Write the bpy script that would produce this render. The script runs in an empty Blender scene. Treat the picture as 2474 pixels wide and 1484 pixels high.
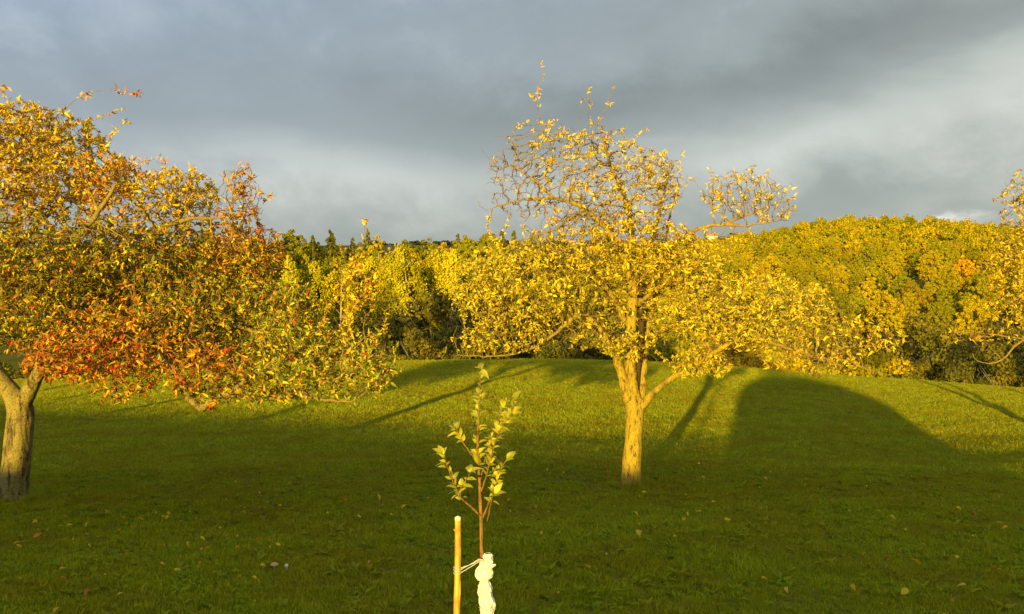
import bpy, math, random
import numpy as np
from mathutils import Vector, noise as mnoise

R = math.radians
rng = np.random.default_rng(7)
random.seed(7)
sc = bpy.context.scene
COL = sc.collection

# ---------------------------------------------------------------- camera
F = 2142.0 / 2473.0                      # focal length in frame widths
PITCH = math.atan((742 - 600) / 2142.0)  # looking slightly down
cam_d = bpy.data.cameras.new("camera")
cam = bpy.data.objects.new("camera", cam_d)
COL.objects.link(cam)
cam_d.sensor_width = 36.0
cam_d.lens = 36.0 * F
cam_d.clip_start = 0.05
cam_d.clip_end = 12000
cam.location = (0, 0, 0)
cam.rotation_euler = (math.pi / 2 - PITCH, 0, 0)
sc.camera = cam

# ---------------------------------------------------------------- exposure
sc.view_settings.view_transform = 'Standard'
sc.view_settings.look = 'None'
sc.view_settings.gamma = 1.0
sc.view_settings.use_curve_mapping = False
sc.view_settings.exposure = 0.85
sc.render.engine = 'CYCLES'
sc.cycles.max_bounces = 6
sc.cycles.diffuse_bounces = 3
sc.cycles.transmission_bounces = 4
sc.cycles.glossy_bounces = 2

# ---------------------------------------------------------------- node helpers
def new_mat(name):
    m = bpy.data.materials.new(name)
    m.use_nodes = True
    m.node_tree.nodes.clear()
    return m, m.node_tree

class NT:
    """small helper to write node graphs as expressions"""
    def __init__(self, nt): self.nt = nt
    def n(self, t, **kw):
        nd = self.nt.nodes.new(t)
        for k, v in kw.items(): setattr(nd, k, v)
        return nd
    def link(self, a, b): self.nt.links.new(a, b)
    def put(self, sock, v):
        if isinstance(v, bpy.types.NodeSocket): self.link(v, sock)
        else: sock.default_value = v
    def math(self, op, a, b=0.0, c=0.0, clamp=False):
        nd = self.n('ShaderNodeMath', operation=op, use_clamp=clamp)
        self.put(nd.inputs[0], a); self.put(nd.inputs[1], b); self.put(nd.inputs[2], c)
        return nd.outputs[0]
    def mix(self, f, a, b, blend='MIX'):
        nd = self.n('ShaderNodeMix', data_type='RGBA', blend_type=blend)
        self.put(nd.inputs[0], f)
        self.put(nd.inputs[6], a); self.put(nd.inputs[7], b)
        return nd.outputs[2]
    def noise(self, vec, scale, detail=3, rough=0.55, dist=0.0):
        nd = self.n('ShaderNodeTexNoise')
        if vec is not None: self.link(vec, nd.inputs['Vector'])
        nd.inputs['Scale'].default_value = scale
        nd.inputs['Detail'].default_value = detail
        nd.inputs['Roughness'].default_value = rough
        nd.inputs['Distortion'].default_value = dist
        return nd.outputs['Fac']
    def ramp(self, f, stops):
        nd = self.n('ShaderNodeValToRGB')
        cr = nd.color_ramp
        while len(cr.elements) < len(stops): cr.elements.new(0.5)
        for e, (p, c) in zip(cr.elements, stops):
            e.position = p
            e.color = (c[0], c[1], c[2], 1) if hasattr(c, '__len__') else (c, c, c, 1)
        self.put(nd.inputs[0], f)
        return nd.outputs[0]
    def mapping(self, vec, scale=(1, 1, 1), rot=(0, 0, 0)):
        nd = self.n('ShaderNodeMapping')
        self.link(vec, nd.inputs[0])
        nd.inputs['Scale'].default_value = scale
        nd.inputs['Rotation'].default_value = rot
        return nd.outputs[0]

# ---------------------------------------------------------------- sun + sky
SUN_AZ = R(15.5)          # the light travels this far to the right of straight ahead
SUN_EL = R(7.85)
SUN_T = math.tan(SUN_EL)
sd = bpy.data.lights.new("sun", 'SUN')
sd.energy = 5.0
sd.angle = R(0.55)
sd.color = (1.0, 0.73, 0.15)
sun = bpy.data.objects.new("sun", sd)
COL.objects.link(sun)
ldir = Vector((math.sin(SUN_AZ) * math.cos(SUN_EL), math.cos(SUN_AZ) * math.cos(SUN_EL), -math.sin(SUN_EL)))
sun.rotation_euler = ldir.to_track_quat('-Z', 'Y').to_euler()
sun.location = (-15, -40, 20)

world = bpy.data.worlds.new("World")
sc.world = world
world.use_nodes = True
wt = world.node_tree
wt.nodes.clear()
W = NT(wt)
out = W.n('ShaderNodeOutputWorld')
sky = W.n('ShaderNodeTexSky', sky_type='NISHITA')
sky.sun_disc = False
sky.sun_elevation = SUN_EL
sky.sun_rotation = math.pi + SUN_AZ
bg_sky = W.n('ShaderNodeBackground')
W.link(sky.outputs[0], bg_sky.inputs[0])
bg_sky.inputs[1].default_value = 0.12
tc = W.n('ShaderNodeTexCoord')
sep = W.n('ShaderNodeSeparateXYZ')
W.link(tc.outputs['Generated'], sep.inputs[0])
X, Y, Z = sep.outputs
az = W.math('ARCTAN2', X, Y)
el = W.math('ARCSINE', Z)
# cloud noise: stretched along the horizon
comb = W.n('ShaderNodeCombineXYZ')
W.link(az, comb.inputs[0]); W.link(el, comb.inputs[1])
v1 = W.mapping(comb.outputs[0], scale=(3.2, 9.0, 1), rot=(0, 0, R(-6)))
n1 = W.noise(v1, 1.0, 5, 0.55, 0.4)
v2 = W.mapping(comb.outputs[0], scale=(9.0, 13.0, 1), rot=(0, 0, R(12)))
n2 = W.noise(v2, 1.0, 7, 0.6, 0.25)
# warped coordinates for the big cloud banks
azw = W.math('ADD', az, W.math('MULTIPLY', W.math('SUBTRACT', n1, 0.5), 0.30))
elw = W.math('ADD', el, W.math('MULTIPLY', W.math('SUBTRACT', n2, 0.5), 0.07))
BANKS = [  # px, py, rx, ry, slope, amount
    (60, 70, 260, 70, 0.0, 0.05), (760, 60, 420, 90, 0.0, 0.02),
    (790, 405, 330, 48, -0.10, 0.19), (1000, 480, 420, 60, -0.1, 0.07),
    (2080, 330, 380, 75, 0.26, 0.18), (2470, 330, 150, 110, 0.3, 0.20), (1650, 380, 300, 70, 0.2, 0.10),
    (1050, 250, 420, 75, -0.12, -0.14), (1620, 230, 420, 55, 0.20, -0.16), (2250, 110, 380, 60, 0.2, -0.15), (1500, 60, 700, 60, 0.0, -0.06),
    (2050, 470, 330, 30, 0.05, -0.05), (350, 300, 300, 80, -0.1, -0.04), (2340, 545, 60, 7, 0.05, 0.35),
]
val = W.math('ADD', 0.42, W.math('MULTIPLY', W.math('SUBTRACT', n1, 0.5), 0.22))
val = W.math('ADD', val, W.math('MULTIPLY', W.math('SUBTRACT', n2, 0.5), 0.30))
for (px, py, rx, ry, sl, am) in BANKS:
    a0 = math.atan((px - 1236) / 2142); e0 = math.atan((600 - py) / 2142)
    da = W.math('SUBTRACT', azw, a0)
    de = W.math('SUBTRACT', W.math('SUBTRACT', elw, e0), W.math('MULTIPLY', da, sl))
    qa = W.math('POWER', W.math('ABSOLUTE', W.math('DIVIDE', da, rx / 2142)), 2.0)
    qe = W.math('POWER', W.math('ABSOLUTE', W.math('DIVIDE', de, ry / 2142)), 2.0)
    g = W.math('EXPONENT', W.math('MULTIPLY', W.math('ADD', qa, qe), -0.7))
    val = W.math('ADD', val, W.math('MULTIPLY', g, am))
grey = W.ramp(val, [(0.06, (0.175, 0.195, 0.185)), (0.40, (0.290, 0.325, 0.312)), (0.62, (0.470, 0.495, 0.455)), (0.85, (0.66, 0.70, 0.67))])
# upper left of the cloud sheet is a little bluer
blue = W.math('MULTIPLY', W.math('MULTIPLY_ADD', az, -0.9, 0.45, clamp=True), W.math('MULTIPLY', el, 3.5, clamp=True))
cloud_col = W.mix(blue, grey, W.mix(1.0, grey, (0.88, 1.0, 1.38, 1), 'MULTIPLY'))
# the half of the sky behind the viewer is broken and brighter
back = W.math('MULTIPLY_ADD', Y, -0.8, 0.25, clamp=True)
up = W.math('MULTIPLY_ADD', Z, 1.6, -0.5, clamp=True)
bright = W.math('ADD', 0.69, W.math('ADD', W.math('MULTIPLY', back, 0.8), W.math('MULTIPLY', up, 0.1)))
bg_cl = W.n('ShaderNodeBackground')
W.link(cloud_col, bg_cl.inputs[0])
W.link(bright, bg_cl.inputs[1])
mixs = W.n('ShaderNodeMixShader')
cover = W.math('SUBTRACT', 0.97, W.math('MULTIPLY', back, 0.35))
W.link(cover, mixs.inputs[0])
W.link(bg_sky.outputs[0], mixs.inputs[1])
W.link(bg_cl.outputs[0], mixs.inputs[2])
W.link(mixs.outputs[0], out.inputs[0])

# ---------------------------------------------------------------- scene helpers
def tag(o, label=None, cat=None, group=None, kind=None):
    if label: o['label'] = label
    if cat: o['category'] = cat
    if group: o['group'] = group
    if kind: o['kind'] = kind
    return o

def empty(name, loc, label, cat, group=None, rz=0.0):
    o = bpy.data.objects.new(name, None)
    o.empty_display_size = 0.2
    COL.objects.link(o)
    o.location = loc
    o.rotation_euler = (0, 0, rz)
    return tag(o, label, cat, group)

def mesh_np(name, V, faces, smooth=True, color=None, cname='hue'):
    """V (n,3); faces: list of int arrays, each (m,k)"""
    me = bpy.data.meshes.new(name)
    V = np.ascontiguousarray(V, dtype=np.float32)
    me.vertices.add(len(V))
    me.vertices.foreach_set('co', V.ravel())
    faces = [np.asarray(f, dtype=np.int32) for f in faces if len(f)]
    loops = np.concatenate([f.ravel() for f in faces])
    sizes = np.concatenate([np.full(len(f), f.shape[1], dtype=np.int32) for f in faces])
    starts = np.concatenate([[0], np.cumsum(sizes)[:-1]]).astype(np.int32)
    me.loops.add(len(loops))
    me.loops.foreach_set('vertex_index', loops)
    me.polygons.add(len(sizes))
    me.polygons.foreach_set('loop_start', starts)
    me.update(calc_edges=True)
    me.validate()
    if smooth:
        me.polygons.foreach_set('use_smooth', np.ones(len(me.polygons), dtype=bool))
    if color is not None:
        at = me.color_attributes.new(cname, 'FLOAT_COLOR', 'POINT')
        c = np.ones((len(V), 4), dtype=np.float32)
        c[:, :3] = color
        at.data.foreach_set('color', c.ravel())
    return me

def link(name, me, mat, parent=None):
    o = bpy.data.objects.new(name, me)
    COL.objects.link(o)
    if mat is not None and not me.materials: me.materials.append(mat)
    if parent is not None: o.parent = parent
    return o

CP, SP = math.cos(PITCH), math.sin(PITCH)
def P(px, py, depth):
    """the point at distance `depth` ahead of the viewer that the photograph shows at px, py"""
    fx = (px - 1236.5) / 2142.0
    fy = (742.0 - py) / 2142.0
    dx, dy, dz = fx, CP + fy * SP, -SP + fy * CP
    k = depth / dy
    return np.array((dx * k, depth, dz * k))

# ---------------------------------------------------------------- terrain
_KY = np.array([-400, -40, -20, 0, 5, 12.2, 20, 30, 38, 44, 55, 70, 90, 130, 160, 250, 450, 700, 1000, 1400, 3000, 9000.])
_KZ = np.array([4, 0.3, -0.55, -1.75, -2.42, -3.34, -4.2, -4.62, -4.86, -5.55, -8.0, -11.0, -12.6, -12.3, -11.6, -10.8, -8.5, -4, 3.5, -10, -40, -60.])
_gy = np.concatenate([np.linspace(-400, -60, 80), np.linspace(-59.5, 120, 360), np.linspace(121, 9000, 3000)])
_gz = np.interp(_gy, _KY, _KZ)
for _ in range(30):
    _s = _gz.copy(); _s[1:-1] = (_gz[:-2] + 2 * _gz[1:-1] + _gz[2:]) / 4; _gz = _s
_RY = np.array([0, 100, 130, 180, 285, 430, 520, 800, 9000.])
_RZ = np.array([0, -0.6, -3.2, -1.6, 3.3, 12.6, 9, 0, 0.])
def sstep(t):
    t = np.clip(t, 0, 1)
    return t * t * (3 - 2 * t)
def H(x, y):
    x = np.asarray(x, dtype=float); y = np.asarray(y, dtype=float)
    z = np.interp(y, _gy, _gz)
    a = x / np.maximum(y, 30.0)
    shape = np.where(a < 0.4, np.exp(-((a - 0.4) / 0.135) ** 2), np.exp(-((a - 0.4) / 0.25) ** 2))
    z = z + np.interp(y, _RY, _RZ) * shape * 1.12
    z = z - 0.0019 * np.minimum(np.abs(x + 1), 45) ** 2 * sstep(y / 38.0) * (1 - sstep((y - 60) / 60))
    z = z + 8.5 * np.exp(-((a - 0.235) / 0.05) ** 2) * np.exp(-((y - 950) / 180) ** 2)
    near = sstep((y + 10) / 20) * (1 - sstep((y - 50) / 20))
    z = z + near * (0.018 * np.sin(0.9 * y + 0.25 * x + 1.3 * np.sin(0.31 * x)) + 0.014 * np.sin(1.7 * y - 0.5 * x) + 0.02 * np.sin(0.42 * x + 0.6))
    return z

angs = np.concatenate([np.linspace(-180, -50, 66)[:-1], np.linspace(-50, 50, 401), np.linspace(50, 180, 66)[1:]])
angs = np.radians(angs)
rad = np.concatenate([[0.0], np.geomspace(0.5, 60, 130), np.geomspace(62, 9000, 110)])
AA, RR = np.meshgrid(angs, rad, indexing='ij')
GX, GY = RR * np.sin(AA), RR * np.cos(AA)
GZ = H(GX, GY)
nA, nR = AA.shape
idx = np.arange(nA * nR).reshape(nA, nR)
gq = np.stack([idx[:-1, :-1], idx[1:, :-1], idx[1:, 1:], idx[:-1, 1:]], -1).reshape(-1, 4)[:, ::-1]
GV = np.stack([GX, GY, GZ], -1).reshape(-1, 3)
# field colours far away: ploughed brown, stubble, pasture
gx, gy = GV[:, 0], GV[:, 1]
gcol = np.tile(np.array((0.17, 0.17, 0.005)), (len(GV), 1))
ga = gx / np.maximum(gy, 1)
far = gy > 480
gcol[far] = (0.10, 0.09, 0.03)
pl = far & (ga > -0.10) & (ga < 0.02) & (gy > 640)
gcol[pl] = (0.16, 0.085, 0.04)
pl = far & (ga > 0.16) & (ga < 0.32) & (gy < 940)
gcol[pl] = (0.21, 0.115, 0.05)
gm = mesh_np('ground', GV, [gq], True, gcol, 'field')

m_ground, nt = new_mat('turf')
N = NT(nt)
o_ = N.n('ShaderNodeOutputMaterial'); b_ = N.n('ShaderNodeBsdfPrincipled')
geo = N.n('ShaderNodeNewGeometry')
at = N.n('ShaderNodeAttribute', attribute_name='field')
f1 = N.noise(geo.outputs['Position'], 0.55, 4, 0.6)
f2 = N.noise(geo.outputs['Position'], 14.0, 4, 0.7)
c1 = N.mix(N.ramp(f1, [(0.35, 0.0), (0.68, 1.0)]), at.outputs['Color'], (0.19, 0.135, 0.010, 1))
dist = N.n('ShaderNodeVectorMath', operation='LENGTH'); N.link(geo.outputs['Position'], dist.inputs[0])
ff = N.math('DIVIDE', dist.outputs['Value'], 450.0, clamp=True)
c2 = N.mix(N.ramp(f2, [(0.3, 0.25), (0.75, 1.0)]), (0.012, 0.016, 0.003, 1), c1)
c2 = N.mix(N.math('POWER', ff, 4.0), c2, at.outputs['Color'])
N.link(c2, b_.inputs['Base Color'])
b_.inputs['Roughness'].default_value = 0.95
b_.inputs['Specular IOR Level'].default_value = 0.1
bp = N.n('ShaderNodeBump'); bp.inputs['Strength'].default_value = 0.6; bp.inputs['Distance'].default_value = 0.03
N.link(f2, bp.inputs['Height']); N.link(bp.outputs[0], b_.inputs['Normal'])
N.link(b_.outputs[0], o_.inputs[0])
ground = link('ground', gm, m_ground)
tag(ground, kind='structure')

# ---------------------------------------------------------------- shared materials
def leaf_material(name, attr='hue', use_object_color=False, trans=0.28, bright=1.0, rough=0.5, spec=0.25):
    m, nt = new_mat(name)
    N = NT(nt)
    o = N.n('ShaderNodeOutputMaterial')
    if use_object_color:
        oi = N.n('ShaderNodeObjectInfo')
        a = N.n('ShaderNodeAttribute', attribute_name=attr)
        col = N.mix(1.0, oi.outputs['Color'], a.outputs['Color'], 'MULTIPLY')
    else:
        a = N.n('ShaderNodeAttribute', attribute_name=attr)
        col = a.outputs['Color']
    p = N.n('ShaderNodeBsdfPrincipled')
    N.link(col, p.inputs['Base Color'])
    p.inputs['Roughness'].default_value = rough
    p.inputs['Specular IOR Level'].default_value = spec
    t = N.n('ShaderNodeBsdfTranslucent')
    N.link(col, t.inputs[0])
    mx = N.n('ShaderNodeMixShader'); mx.inputs[0].default_value = trans
    N.link(p.outputs[0], mx.inputs[1]); N.link(t.outputs[0], mx.inputs[2])
    N.link(mx.outputs[0], o.inputs[0])
    return m

def bark_material(name, pale, dark, lichen, scale=14.0, crack=0.5):
    m, nt = new_mat(name)
    N = NT(nt)
    o = N.n('ShaderNodeOutputMaterial'); p = N.n('ShaderNodeBsdfPrincipled')
    tcn = N.n('ShaderNodeTexCoord')
    v = N.mapping(tcn.outputs['Object'], scale=(1, 1, 0.32))
    f = N.noise(v, scale, 6, 0.65, 0.8)
    f2 = N.noise(tcn.outputs['Object'], scale * 0.35, 4, 0.6, 0.3)
    f3 = N.noise(tcn.outputs['Object'], scale * 5, 3, 0.6)
    c = N.mix(N.ramp(f2, [(0.42, 0.0), (0.62, 1.0)]), (*pale, 1), (*lichen, 1))
    c = N.mix(N.ramp(f, [(crack - 0.10, 0.0), (crack + 0.02, 1.0)]), (*dark, 1), c)
    c = N.mix(N.ramp(f3, [(0.34, 0.75), (0.52, 0.0)]), c, (*dark, 1))
    N.link(c, p.inputs['Base Color'])
    p.inputs['Roughness'].default_value = 0.9
    p.inputs['Specular IOR Level'].default_value = 0.15
    bp = N.n('ShaderNodeBump'); bp.inputs['Strength'].default_value = 0.9; bp.inputs['Distance'].default_value = 0.035
    N.link(f, bp.inputs['Height'])
    bp2 = N.n('ShaderNodeBump'); bp2.inputs['Strength'].default_value = 0.4; bp2.inputs['Distance'].default_value = 0.006
    N.link(f3, bp2.inputs['Height']); N.link(bp.outputs[0], bp2.inputs['Normal'])
    N.link(bp2.outputs[0], p.inputs['Normal'])
    N.link(p.outputs[0], o.inputs[0])
    return m

M_LEAF = leaf_material('apple_leaf')
M_BARK_MID = bark_material('apple_bark', (0.40, 0.275, 0.028), (0.10, 0.06, 0.012), (0.44, 0.33, 0.035), 22, 0.46)
M_BARK_OLD = bark_material('old_bark', (0.25, 0.19, 0.055), (0.055, 0.04, 0.018), (0.30, 0.24, 0.06), 11, 0.47)
M_TWIG = bark_material('twig_bark', (0.30, 0.20, 0.06), (0.12, 0.08, 0.03), (0.34, 0.24, 0.06), 25, 0.42)

# ---------------------------------------------------------------- tubes
def frame(t):
    t = t / (np.linalg.norm(t) + 1e-9)
    up = np.array((0, 0, 1.0)) if abs(t[2]) < 0.9 else np.array((1.0, 0, 0))
    u = np.cross(up, t); u /= np.linalg.norm(u)
    return u, np.cross(t, u)

class Tubes:
    def __init__(self): self.V = []; self.Q = []; self.T = []; self.n = 0
    def add(self, pts, rads, sides=6, cap=True):
        pts = np.asarray(pts, float); rads = np.asarray(rads, float)
        if len(pts) < 2: return
        tg = np.gradient(pts, axis=0)
        u, v = frame(tg[0])
        ang = np.arange(sides) * 2 * math.pi / sides
        ca, sa = np.cos(ang)[:, None], np.sin(ang)[:, None]
        rings = []
        for i in range(len(pts)):
            t = tg[i] / (np.linalg.norm(tg[i]) + 1e-9)
            u = u - t * np.dot(u, t); u /= (np.linalg.norm(u) + 1e-9)
            v = np.cross(t, u)
            rings.append(pts[i] + rads[i] * (ca * u + sa * v))
        k = len(pts)
        self.V.append(np.concatenate(rings))
        b = self.n + np.arange(k)[:, None] * sides + np.arange(sides)[None, :]
        q = np.stack([b[:-1], np.roll(b[:-1], -1, 1), np.roll(b[1:], -1, 1), b[1:]], -1).reshape(-1, 4)
        self.Q.append(q)
        self.n += k * sides
        if cap:
            for ring, c, flip in ((b[0], pts[0], True), (b[-1], pts[-1] + tg[-1] / (np.linalg.norm(tg[-1]) + 1e-9) * rads[-1] * 0.5, False)):
                self.V.append(c[None, :]); ci = self.n; self.n += 1
                r2 = np.roll(ring, -1)
                tri = np.stack([ring, r2, np.full(sides, ci)], -1)
                self.T.append(tri[:, ::-1] if flip else tri)
    def mesh(self, name, smooth=True, color=None):
        V = np.concatenate(self.V)
        return mesh_np(name, V, [np.concatenate(self.Q)] + ([np.concatenate(self.T)] if self.T else []), smooth, color)

def resample(pts, step):
    pts = np.asarray(pts, float)
    seg = np.linalg.norm(np.diff(pts[:, :3], axis=0), axis=1)
    s = np.concatenate([[0], np.cumsum(seg)])
    n = max(2, int(round(s[-1] / step)) + 1)
    ss = np.linspace(0, s[-1], n)
    q = np.stack([np.interp(ss, s, pts[:, k]) for k in range(pts.shape[1])], -1)
    if n > 4:     # soften the corners
        for _ in range(2):
            w = q.copy(); w[1:-1] = (q[:-2] + 2 * q[1:-1] + q[2:]) / 4; q = w
    return q

def voxel_mesh(me, size, name):
    o = bpy.data.objects.new('tmp', me); COL.objects.link(o)
    md = o.modifiers.new('r', 'REMESH'); md.mode = 'VOXEL'; md.voxel_size = size; md.use_smooth_shade = True
    ms = o.modifiers.new('s', 'SMOOTH'); ms.iterations = 4; ms.factor = 0.5
    dg = bpy.context.evaluated_depsgraph_get()
    res = bpy.data.meshes.new_from_object(o.evaluated_get(dg))
    res.name = name
    bpy.data.objects.remove(o)
    return res

# ---------------------------------------------------------------- leaves
LT = np.array([0.0, 0.30, 0.62, 1.0])
def leaf_cloud(pos, dirs, size, hue, seed, width=0.20, curl=0.55, fold=0.16):
    """one small folded, curling leaf per row: 8 verts, 6 faces"""
    r = np.random.default_rng(seed)
    n = len(pos)
    d = dirs / (np.linalg.norm(dirs, axis=1, keepdims=True) + 1e-9)
    rnd = r.normal(size=(n, 3))
    s = np.cross(d, rnd); s /= (np.linalg.norm(s, axis=1, keepdims=True) + 1e-9)
    w = np.cross(s, d)
    cu = (curl * r.normal(0.8, 0.6, n))[:, None]
    fo = (fold * r.normal(1.0, 0.7, n))[:, None]
    wd = (width * r.uniform(0.75, 1.2, n))[:, None]
    L = size[:, None]
    def pt(t, side):
        k = {0.0: 0, 0.30: 1.0, 0.62: 0.86, 1.0: 0}[t]
        return pos + L * (d * t + s * (side * wd * k) + w * (-cu * t * t + fo * abs(side) * k))
    vs = [pt(0.0, 0), pt(0.30, 0), pt(0.62, 0), pt(1.0, 0), pt(0.30, -1), pt(0.30, 1), pt(0.62, -1), pt(0.62, 1)]
    V = np.stack(vs, 1).reshape(-1, 3)
    b = (np.arange(n) * 8)[:, None]
    tri = np.concatenate([b + np.array([[0, 1, 4]]), b + np.array([[0, 5, 1]]), b + np.array([[2, 3, 6]]), b + np.array([[2, 7, 3]])])
    quad = np.concatenate([b + np.array([[4, 1, 2, 6]]), b + np.array([[1, 5, 7, 2]])])
    return V, tri, quad, np.repeat(hue, 8, axis=0)

YEL = np.array((0.78, 0.585, 0.02)); GOLD = np.array((0.74, 0.45, 0.012)); ORA = np.array((0.66, 0.27, 0.02))
RED = np.array((0.60, 0.085, 0.015)); GRE = np.array((0.31, 0.36, 0.025)); OLI = np.array((0.48, 0.39, 0.02)); BRO = np.array((0.26, 0.125, 0.015))
def pick(mix, n, r):
    cols = np.array([c for c, _ in mix]); w = np.array([k for _, k in mix], float); w /= w.sum()
    h = cols[r.choice(len(cols), n, p=w)]
    return np.clip(h * r.uniform(0.72, 1.18, (n, 1)) * r.uniform(0.92, 1.08, (n, 3)), 0.001, 0.85)

# ---------------------------------------------------------------- grown apple trees
def grow_tree(name, label, cat, base_d, limbs, regions, shoots, seed, bark, D=0.068, leaf_len=(0.037, 0.072), ncap=30000, noise_amt=0.24, voxel=0.014, fill=3.4, lush=1.45):
    r = np.random.default_rng(seed)
    pos, par, rmin, reg = [], [], [], []
    def nearest(p):
        return int(np.argmin(np.linalg.norm(np.array(pos) - p, axis=1)))
    for li, pl in enumerate(limbs):
        pts = np.array([np.concatenate([P(q[0], q[1], base_d + q[2]), [q[3]]]) for q in pl])
        rs = resample(pts, D)
        if li == 0:
            prev = -1; start = 0
        else:
            prev = nearest(rs[0, :3]); start = 1
        for i in range(start, len(rs)):
            jit = r.normal(0, 0.10 * D, 3) if rs[i, 3] < 0.09 else np.zeros(3)
            pos.append(rs[i, :3] + jit); par.append(prev); rmin.append(rs[i, 3]); reg.append(-1)
            prev = len(pos) - 1
    n_limb = len(pos)
    # attraction points
    A, AR = [], []
    sc_m = base_d / 2142.0
    for k, g in enumerate(regions):
        cx, cy, rx, ry, dd, rd, n = g[:7]
        n = int(n * fill)
        u = r.normal(size=(n, 3)); u /= np.linalg.norm(u, axis=1, keepdims=True)
        u *= (r.random((n, 1)) ** 0.42)
        c = P(cx, cy, base_d + dd)
        A.append(c + u * np.array((rx * sc_m, rd, ry * sc_m))); AR.append(np.full(n, k))
    A = np.concatenate(A); AR = np.concatenate(AR)
    NP_ = np.zeros((60000, 3)); NP_[:n_limb] = pos
    cnt = n_limb
    best = np.full(len(A), 1e9); bi = np.zeros(len(A), int)
    def update(lo, hi):
        nonlocal best, bi
        for a0 in range(lo, hi, 400):
            a1 = min(hi, a0 + 400)
            dd_ = np.linalg.norm(A[:, None, :] - NP_[None, a0:a1, :], axis=2)
            j = dd_.argmin(1); m = dd_[np.arange(len(A)), j]
            better = m < best
            best[better] = m[better]; bi[better] = a0 + j[better]
    update(0, cnt)
    kill = D * 1.05
    for it in range(160):
        keep = best > kill
        A, AR, best, bi = A[keep], AR[keep], best[keep], bi[keep]
        if len(A) == 0 or cnt > ncap: break
        act = best < 2.6
        if not act.any(): break
        dirs = A[act] - NP_[bi[act]]
        dirs /= np.linalg.norm(dirs, axis=1, keepdims=True)
        ids, inv = np.unique(bi[act], return_inverse=True)
        acc = np.zeros((len(ids), 3)); np.add.at(acc, inv, dirs)
        regn = np.zeros(len(ids), int); regn[inv] = AR[act]
        acc /= (np.linalg.norm(acc, axis=1, keepdims=True) + 1e-6)
        acc += r.normal(0, noise_amt, acc.shape) + np.array((0, 0, .12))
        acc /= (np.linalg.norm(acc, axis=1, keepdims=True) + 1e-6)
        new = NP_[ids] + acc * D * r.uniform(0.75, 1.15, (len(ids), 1))
        k = len(ids)
        NP_[cnt:cnt + k] = new
        par.extend(ids.tolist()); rmin.extend([0.0] * k); reg.extend(regn.tolist())
        lo = cnt; cnt += k
        update(lo, cnt)
    pos = NP_[:cnt].copy()
    # water shoots: thin upright rods with leaves
    extra = []
    for sh in shoots:
        pts = np.array([P(q[0], q[1], base_d + q[2]) for q in sh['pts']])
        rs = resample(pts, D * 0.8)
        prev = int(np.argmin(np.linalg.norm(pos[:cnt] - rs[0], axis=1)))
        for i in range(len(rs)):
            extra.append(rs[i] + r.normal(0, 0.012, 3)); par.append(prev); rmin.append(sh.get('r', 0.0)); reg.append(1000 + sh['reg'])
            prev = cnt + len(extra) - 1
    if extra: pos = np.concatenate([pos, np.array(extra)])
    cnt = len(pos)
    par = np.array(par); rmin = np.array(rmin); reg = np.array(reg)
    kids = [[] for _ in range(cnt)]
    for i in range(cnt):
        if par[i] >= 0: kids[par[i]].append(i)
    rad_ = np.zeros(cnt)
    for i in range(cnt - 1, -1, -1):
        if not kids[i]: v = 0.0034
        else: v = (sum(rad_[k] ** 2.35 for k in kids[i])) ** (1 / 2.35)
        if rmin[i] > 0: v = rmin[i] if i < n_limb else max(v, rmin[i])
        rad_[i] = v
    for i in range(cnt):
        if par[i] >= 0: rad_[i] = min(rad_[i], rad_[par[i]] * (1.0 if i < n_limb else 0.9))
        rad_[i] = max(rad_[i], 0.0026)
    # chains -> tubes
    thick, thin = Tubes(), Tubes()
    THR = 0.024
    stack = [0]
    base = pos[0].copy()
    while stack:
        s = stack.pop()
        ch = [s]
        while kids[ch[-1]]:
            ks = sorted(kids[ch[-1]], key=lambda q: (-(q < n_limb), -rad_[q]))
            ch.append(ks[0]); stack.extend(ks[1:])
        p = [pos[i] for i in ch]; q = [rad_[i] for i in ch]
        if par[s] >= 0:
            p.insert(0, pos[par[s]]); q.insert(0, min(q[0] * 1.1, rad_[par[s]]))
        p = np.array(p); q = np.array(q)
        nb = int((q > THR).sum())
        if nb >= 3:
            thick.add(p[:nb], q[:nb], 14)
            if len(p) - nb >= 1: thin.add(p[nb - 2:], np.minimum(q[nb - 2:], THR * 1.02), 6)
        else:
            thin.add(p, q, 6 if q.max() > 0.01 else 4)
    tr = voxel_mesh(thick.mesh('t'), voxel, 'trunk')
    nv = len(tr.vertices)
    co = np.zeros(nv * 3, np.float32); tr.vertices.foreach_get('co', co); co = co.reshape(-1, 3)
    no = np.zeros(nv * 3, np.float32); tr.vertices.foreach_get('normal', no); no = no.reshape(-1, 3)
    amp = np.array([mnoise.fractal(Vector((c[0] * 9, c[1] * 9, c[2] * 3.5)), 1.0, 2.0, 4) for c in co])
    co = co + no * (amp * 0.008)[:, None]
    tr.vertices.foreach_set('co', (co - base).astype(np.float32).ravel()); tr.update()
    tr.materials.clear()
    # leaves
    lp, ld, ls, lh = [], [], [], []
    twig = (rad_ < 0.0125)
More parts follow.
